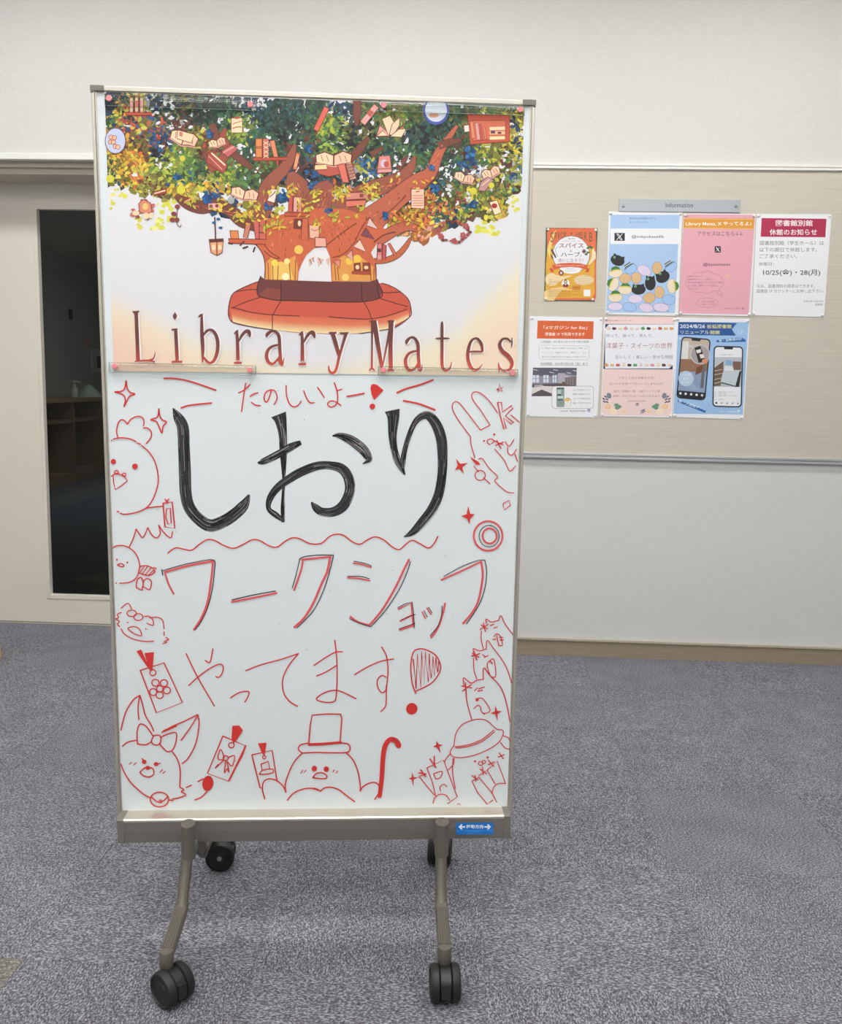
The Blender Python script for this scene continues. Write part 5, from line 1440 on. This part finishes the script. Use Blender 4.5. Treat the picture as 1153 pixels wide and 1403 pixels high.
for x, y, rx, ry, rot in ((165, 672, 92, 68, .35), (435, 1045, 92, 66, -.05), (585, 965, 70, 92, 0), (745, 885, 92, 72, -.5)):
    p.ell(x, y, rx, ry, (46, 46, 48), rot); c_, s_ = math.cos(rot), math.sin(rot)
    for e in (-1, 1): p.poly([(x + a * c_ - b * s_, y + a * s_ + b * c_) for a, b in ((e * rx * .85, -ry * .4), (e * rx * .75, -ry * 1.15), (e * rx * .3, -ry * .85))], (46, 46, 48))
    p.ell(x - rx * .45 * c_, y - ry * .6, 17, 17, (110, 170, 120)); p.flush('printed_blob', 'black blob with two points')
pins(C, 'light blue poster')

# 3 pink poster
C = [(936.2, 292.2), (1034.8, 293.2), (1028.6, 433.4), (929.8, 431.2)]
p = sheet(C, (920, 260, 1153, 1153), 'pink poster with an orange Library Mates banner', W_)
p.poly('82,166 565,170 520,846 48,838', (232, 172, 186)); p.flush('printed_background')
p.poly('82,192 560,196 553,270 78,262', (226, 158, 62)); p.line('84,197 559,201', 2, (246, 224, 170)); p.line('80,258 553,265', 2, (246, 224, 170)); p.text('Library Mates, X やってるよ♪', 318, 232, 446, 34, (250, 246, 236), .015); p.flush('printed_banner', 'orange banner')
p.text('アクセスはこちら↓↓', 326, 297, 306, 30, (86, 66, 74)); p.flush('lettering'); p.text('@kaseimates', 304, 508, 186, 26, (86, 66, 74), .01); p.flush('lettering')
p.rrect(290, 382, 332, 426, 6, (60, 58, 64)); p.poly('297,390 305,390 325,419 317,419', (236, 230, 232)); p.line('324,390 297,419', 2.4, (236, 230, 232)); p.flush('printed_logo', 'small dark X logo')
cl = [(222 + 128 * math.cos(a) * (1 + .05 * math.sin(9 * a)), 628 + 72 * math.sin(a) * (1 + .07 * math.cos(9 * a))) for a in [6.283 * k / 54 for k in range(55)]]
p.line(cl, 2.2, (176, 120, 140), smooth=False); cl = [(240 + 72 * math.cos(a) * (1 + .05 * math.sin(9 * a)), 766 + 32 * math.sin(a) * (1 + .07 * math.cos(9 * a))) for a in [6.283 * k / 44 for k in range(45)]]
p.line(cl, 2, (176, 120, 140), smooth=False); p.ring(322, 700, 14, 12, 2, (176, 120, 140)); p.ring(338, 722, 8, 7, 2, (176, 120, 140)); p.ell(380, 590, 12, 14, (236, 190, 150)); p.flush('printed_bubble', 'cloud outlines')
for y, w, tx in ((587, 100, 'Library Matesとは'), (608, 172, '図書館学生ボランティア団体です。'), (629, 236, '学生目線で図書館をよりよくするために活動中'), (650, 205, 'グッズ作成、X運営やイベント企画など'), (670, 72, '行っています！')): p.text(tx, 108 + w / 2, y, w, 11, (130, 84, 100))
p.flush('lettering', 'text in the large cloud'); p.text('学生なら大歓迎', 245, 758, 82, 10, (130, 84, 100)); p.text('お待ちしています！', 250, 776, 92, 10, (130, 84, 100)); p.flush('lettering', 'text in the small cloud'); p.text('東京家政大学図書館', 412, 805, 106, 9, (150, 100, 120)); p.text('図', 482, 805, 14, 14, (90, 90, 130)); p.flush('lettering', 'small poster text')
pins(C, 'pink poster')

# 4 white closing notice
C = [(1036.2, 293.0), (1138.8, 293.6), (1128.4, 434.4), (1030.0, 432.0)]
p = sheet(C, (920, 260, 1153, 1153), 'white notice with a crimson heading and the dates 10/25 and 28', (240, 241, 246))
p.poly('609,192 1048,197 1040,322 602,318', (182, 52, 86)); p.text('図書館別館', 829, 226, 250, 42, (248, 240, 244), .015); p.text('休館のお知らせ', 823, 287, 322, 42, (248, 240, 244), .015); p.flush('printed_heading', 'crimson heading block')
for tx, x0, x1, y, h in (('図書館別館（学生ホール）は', 597, 1030, 361, 30), ('以下の期日で休館します。', 594, 985, 406, 30), ('ご了承ください。', 592, 850, 450, 28), ('休館日：', 588, 692, 503, 24)): p.text(tx, (x0 + x1) / 2, y, x1 - x0, h, (104, 106, 116))
p.text('10/25(金)・28(月)', 812, 563, 388, 48, (70, 72, 80), .012)
for tx, x0, x1, y, h in (('なお、図書資料の請求はできます。', 577, 970, 653, 25), ('図書館 1F カウンターにお申し出下さい。', 575, 1032, 687, 25), ('令和6年10月22日', 890, 1024, 756, 14), ('図書館', 972, 1022, 778, 16)): p.text(tx, (x0 + x1) / 2, y, x1 - x0, h, (116, 118, 128))
p.flush('lettering', 'grey notice text'); pins(C, 'crimson headed notice')

# 5 magazine sheet
C = [(725.8, 433.2), (825.4, 434.8), (818.0, 572.0), (720.6, 570.4)]
p = sheet(C, (715, 430, 830, 1076), 'white sheet with an orange heading and a photo of a reading room', (238, 239, 244))
p.poly('198,86 917,96 909,325 189,316', (222, 104, 58)); p.text('「dマガジン for Biz」', 553, 176, 560, 48, (250, 238, 228), .012); p.text('図書館 1F で利用できます', 550, 260, 505, 44, (250, 238, 228), .012); p.flush('printed_heading', 'orange heading block')
p.text('人気雑誌 1,000 誌以上がスマホで読み放題！', 550, 358, 620, 32, (96, 98, 108)); 
p.line('370,405 345,385 335,403 240,403 218,425 215,560 235,582 830,590 855,570 860,430 840,412 385,405', 4, (176, 178, 188), smooth=False)
p.text('an  BAILA  Safari  FORBES  GQ  Mono  CREA  etc', 540, 442, 580, 22, (140, 142, 152)); p.text('アニメージュ　声優グランプリ　映画ファン　など', 537, 497, 565, 22, (140, 142, 152)); p.text('最新刊や人気雑誌を含む1,000冊以上が利用できます', 533, 552, 565, 20, (140, 142, 152)); p.text('利用期間：2025年1月31日（金）まで', 538, 640, 605, 36, (90, 104, 122)); p.line('235,662 840,662', 3, (110, 120, 140)); p.flush('lettering', 'magazine sheet text')
p.poly('138,690 700,692 690,1056 122,1056', (150, 148, 162)); p.poly('138,690 700,692 698,790 480,760 420,800 136,790', (96, 96, 108))
for x, y in ((170, 718), (430, 720), (380, 752), (600, 758), (680, 730), (570, 800)): p.poly([(x - 38, y - 10), (x + 20, y), (x + 38, y + 10), (x - 20, y + 2)], (226, 230, 238))
for x0, x1 in ((134, 215), (272, 340), (390, 440)): p.rect(x0, 785, x1, 880, (216, 224, 238)); p.line([((x0 + x1) / 2, 785), ((x0 + x1) / 2, 880)], 8, (130, 130, 146)); p.line([(x0, 830), (x1, 830)], 6, (130, 130, 146))
p.rect(460, 760, 550, 900, (176, 174, 186)); p.poly('550,820 695,800 692,930 550,915', (118, 110, 112))
for x in (580, 615, 650): p.line([(x, 815), (x, 915)], 8, (150, 140, 138))
p.poly('128,900 480,890 690,925 688,1056 122,1056', (92, 84, 92)); p.poly('126,945 260,925 420,930 400,1030 250,970 124,1030', (222, 216, 214)); p.poly('150,915 250,905 280,920 160,935', (180, 178, 188)); p.ell(530, 900, 26, 30, (110, 84, 54)); p.flush('printed_photo', 'photo of a reading room with desks')
p.rrect(380, 925, 915, 1215, 40, (150, 136, 134)); p.rrect(384, 929, 911, 1211, 38, (240, 240, 244)); p.rect(440, 945, 540, 1195, (140, 160, 154)); p.rect(440, 945, 540, 965, (70, 100, 90)); p.rect(452, 975, 500, 1025, (190, 206, 206)); p.rect(450, 1030, 500, 1048, (50, 86, 80)); p.rect(455, 1095, 520, 1112, (80, 96, 100)); p.rect(455, 1055, 528, 1085, (206, 222, 224)); p.ell(585, 1132, 46, 58, (150, 140, 120)); p.ell(585, 1135, 42, 54, (240, 238, 232)); p.ell(580, 1100, 34, 22, (232, 190, 96)); p.flush('printed_panel', 'rounded panel with a vending machine picture')
for k, tx in enumerate(('ポップがあるエリア', '限定で利用できる！', 'ポップに利用方法も', '書いてあります！')): p.text(tx, 765, 975 + k * 56, 225, 26, (140, 138, 148))
p.text('2024年4月　東京家政大学図書館', 650, 1245, 330, 26, (120, 122, 132)); p.text('図', 855, 1240, 38, 38, (60, 90, 160), .02); p.flush('lettering', 'small panel text'); pins(C, 'orange headed magazine sheet')

# 6 sweets poster
C = [(827.6, 434.6), (926.0, 435.4), (920.2, 572.2), (822.6, 570.4)]
p = sheet(C, (820, 430, 930, 1029), 'pale pink poster about sweets with small cakes and fruit borders', (240, 240, 244))
p.poly('82,40 968,40 926,1312 32,1300', (242, 216, 212)); p.poly('82,130 970,134 945,712 58,706', (48, 64, 108)); p.rrect(80, 136, 968, 700, 4, (237, 239, 246)); p.poly('82,130 130,132 82,190', (48, 64, 108)); p.poly('945,712 890,710 947,655', (48, 64, 108)); p.poly('58,130 82,130 58,700', (240, 240, 244)); p.poly('970,130 946,712 990,712 990,130', (242, 242, 246)); p.flush('printed_background')
cakes = ((240, 220, 200), (96, 62, 62), (246, 236, 190), (232, 160, 170), (240, 226, 200), (240, 222, 226), (96, 168, 96), (48, 44, 50), (246, 234, 206), (206, 96, 84), (238, 200, 140), (232, 170, 90))
for r, y in enumerate((186, 655)):
    for k in range(12):
        x = 122 + k * 73.5 - (r * 26); cc = cakes[k] if r == 0 else cakes[11 - k]
        p.poly([(x - 28, y + 8), (x - 14, y - 16), (x + 26, y - 8), (x + 28, y + 14), (x - 4, y + 22)], mixc(cc, (120, 80, 60), .15)); p.poly([(x - 28, y + 6), (x - 14, y - 18), (x + 26, y - 10), (x, y + 4)], cc); p.ell(x + 2, y - 18, 7, 6, (196, 70, 64) if k % 3 == 0 else (240, 236, 226)); 
        p.flush('printed_cake')
p.text('東京家政大学図書館　9月〜10月テーマ展示', 265, 86, 320, 16, (140, 90, 96)); p.text('作って、食べて、学んで、', 392, 280, 600, 46, (130, 132, 140)); p.text('洋菓子・スイーツの世界', 517, 408, 850, 76, (186, 128, 126)); p.text('おいしく・楽しい・幸せな時間', 580, 553, 730, 48, (140, 142, 150)); p.flush('lettering', 'sweets poster title')
for tx, y, w in (('９月２９日は洋菓子の日！', 820, 460), ('甘いものを食べてゆっくりしませんか？', 895, 700), ('場所：図書館一階　入館ゲートすぐ横', 992, 590), ('期間：９月２日(月)〜10月31日(木)まで', 1055, 600), ('東京家政大学図書館', 1118, 235)): p.text(tx, 485, y, w, 32 if w > 300 else 20, (176, 132, 132))
p.text('図', 493, 1162, 36, 36, (70, 80, 130), .02); p.flush('lettering', 'sweets poster details')
for s in (-1, 1):
    X = lambda x: x if s < 0 else 968 - x
    for x, y, r, c in ((118, 1190, 50, (240, 190, 150)), (188, 1255, 44, (246, 226, 196)), (318, 1250, 38, (238, 196, 160))):
        p.ell(X(x), y, r, r * .86, (250, 236, 214)); p.ell(X(x), y, r * .82, r * .7, c)
        for k in range(6): p.line([(X(x), y), (X(x) + r * .7 * math.cos(k * 1.05), y + r * .6 * math.sin(k * 1.05))], 5, (250, 226, 196))
    p.ell(X(130), 1050, 30, 38, (130, 134, 146), rot=.3 * s)
    for x, y in ((85, 1060), (65, 1090), (105, 1095), (70, 1125), (105, 1130)): p.ell(X(x), y, 22, 10, (96, 110, 130), rot=-.6 * s)
    for x, y in ((225, 1170), (260, 1190), (235, 1205)): p.ell(X(x), y, 30, 22, (110, 154, 122))
    p.flush('printed_fruit', 'fruit and leaf border')
p.line('530,1285 560,1250 592,1218', 5, (96, 110, 130))
for k in range(3): p.ell(545 + k * 16, 1245 - k * 8, 14, 6, (96, 110, 130), rot=-1); p.ell(560 + k * 14, 1268 - k * 12, 14, 6, (96, 110, 130), rot=.1)
p.flush('printed_leaf'); pins(C, 'sweets poster')

# 7 phone poster
C = [(925.6, 435.0), (1027.0, 437.0), (1018.2, 574.6), (921.4, 571.4)]
p = sheet(C, (918, 432, 1032, 1081), 'blue poster with two smartphones reading 2024/8/26', (238, 239, 244))
p.poly('105,86 1015,92 938,1288 40,1280', (160, 196, 236)); p.poly('105,86 865,100 798,182 850,264 98,256', (48, 92, 156)); p.flush('printed_background')
p.text('2024/8/26', 287, 142, 325, 48, (240, 244, 250), .012); p.text('板橋図書館', 635, 145, 320, 52, (226, 222, 150), .012); p.text('リニューアル', 318, 220, 370, 44, (230, 232, 210), .012); p.text('開館', 580, 222, 125, 50, (226, 222, 150), .012); p.flush('lettering', 'white and yellow heading')
def phone(cx, cy, w, h, rot, screen):
    c_, s_ = math.cos(rot), math.sin(rot)
    Q = lambda x, y: (cx + x * c_ - y * s_, cy + x * s_ + y * c_)
    def rr(w_, h_, r, col):
        pts = []
        for X, Y, a in ((w_ - r, -h_ + r, -90), (w_ - r, h_ - r, 0), (-w_ + r, h_ - r, 90), (-w_ + r, -h_ + r, 180)):
            for i in range(5):
                t_ = math.radians(a + i * 22.5); pts.append(Q(X + r * math.cos(t_), Y + r * math.sin(t_)))
        p.poly(pts, col)
    rr(w, h, 52, (40, 42, 48)); rr(w - 16, h - 16, 40, screen)
    p.poly([Q(-60, -h + 14), Q(60, -h + 14), Q(54, -h + 42), Q(-54, -h + 42)], (40, 42, 48))
    return Q
Q = phone(300, 692, 190, 402, .09, (196, 182, 164))
p.poly([Q(-174, -340), Q(-90, -350), Q(-84, -110), Q(-174, -100)], (222, 222, 220)); p.poly([Q(-174, -110), Q(174, -130), Q(174, 120), Q(-174, 120)], (150, 112, 88)); p.poly([Q(-174, 60), Q(0, 40), Q(174, 20), Q(174, 300), Q(-174, 300)], (140, 160, 190)); p.poly([Q(110, -60), Q(150, -60), Q(150, 240), Q(110, 240)], (110, 106, 108)); p.poly([Q(40, -20), Q(120, -60), Q(110, 40), Q(30, 80)], (120, 76, 54))
for k in range(9): p.line([Q(-170 + k * 20, 130 + 18 * k), Q(-60 + k * 20, 140 + 16 * k)], 7, (176, 192, 214))
p.poly([Q(-186, 300), Q(186, 300), Q(180, 360), Q(130, 394), Q(-130, 394), Q(-180, 360)], (40, 42, 48))
for x in (-140, -72, 0, 72, 142): p.ell(*Q(x, 336), 16, 16, (226, 228, 232))
p.ell(*Q(70, -190), 128, 128, (206, 214, 230)); p.ell(*Q(70, -190), 120, 120, (170, 160, 160)); p.poly([Q(-10, -270), Q(60, -300), Q(150, -110), Q(60, -80)], (44, 44, 48)); p.poly([Q(10, -240), Q(70, -262), Q(80, -220), Q(30, -200)], (232, 232, 234)); p.poly([Q(60, -190), Q(110, -200), Q(130, -150), Q(80, -140)], (226, 222, 216)); p.ell(*Q(140, -110), 40, 30, (214, 146, 110))
p.ell(*Q(-85, 138), 100, 100, (184, 204, 226)); p.text('入退館', 205, 772, 120, 40, (232, 240, 248)); p.text('両方', 200, 826, 76, 38, (232, 240, 248)); p.text('タッチ', 195, 872, 110, 36, (232, 240, 248)); p.text('Gate', *Q(-95, -290), 130, 50, (222, 230, 240)); p.flush('printed_phone', 'tilted phone picture with a round lens')
Q = phone(745, 797, 192, 397, .025, (236, 238, 243))
p.poly([Q(-176, -250), Q(176, -256), Q(176, 130), Q(-176, 136)], (190, 196, 206)); p.poly([Q(-176, -110), Q(-60, -200), Q(-60, -60), Q(-90, 120), Q(-176, 130)], (112, 92, 78)); p.poly([Q(60, -200), Q(170, -200), Q(170, -90), Q(60, -90)], (126, 100, 88)); p.poly([Q(-35, -210), Q(40, -215), Q(50, -150), Q(-28, -146)], (130, 176, 220)); p.poly([Q(-65, -60), Q(150, -70), Q(110, 120), Q(-90, 70)], (196, 208, 214)); p.poly([Q(150, -70), Q(176, -80), Q(150, 130), Q(100, 130)], (40, 46, 56)); p.poly([Q(-90, 70), Q(110, 120), Q(100, 130), Q(-95, 84)], (44, 48, 56)); p.poly([Q(-40, -140), Q(60, -140), Q(80, -75), Q(-50, -70)], (222, 226, 230))
for y in (-70, -20, 40, 90): p.line([Q(-172, y), Q(-80, y - 20)], 8, (206, 200, 190))
p.text('tosyokan_official', *Q(-30, -282), 170, 16, (110, 112, 120))
for k, w in enumerate((240, 170, 290, 20, 120)): p.text('新しい機械を導入しました便利です'[: max(3, w // 20)], Q(-170 + w / 2, 200 + k * 24)[0], Q(0, 200 + k * 24)[1], w, 13, (140, 142, 150))
for x in (-140, -70, 0, 70, 140): p.ell(*Q(x, 345), 13, 13, (170, 172, 180))
p.ell(*Q(-140, 345), 13, 13, (60, 62, 68)); p.flush('printed_phone', 'upright phone picture with a book copier')
p.poly('600,322 920,284 975,318 980,345 602,350', (48, 104, 176)); p.text('新・自動貸出機', 780, 318, 300, 36, (226, 238, 250), .01, rot=-.1); p.poly('95,1095 460,1238 450,1268 95,1125', (48, 104, 176)); p.text('新・入退館ゲート', 285, 1168, 370, 40, (222, 236, 250), .01, rot=.33); p.text('東京家政', 680, 1252, 70, 18, (228, 238, 248)); p.text('大学図書館', 792, 1254, 115, 24, (236, 244, 252), .01); p.text('図', 886, 1248, 34, 34, (236, 244, 252), .02)
p.text('★', 128, 298, 40, 40, (226, 238, 250)); p.text('♪', 925, 215, 30, 40, (226, 238, 250)); p.ring(925, 215, 42, 42, 4, (190, 216, 244)); p.ring(488, 1090, 26, 22, 4, (210, 228, 248)); p.flush('lettering', 'slanted blue captions'); pins(C, 'smartphone poster')

bpy.data.objects.remove(_fo)
bpy.data.curves.remove(_fc)
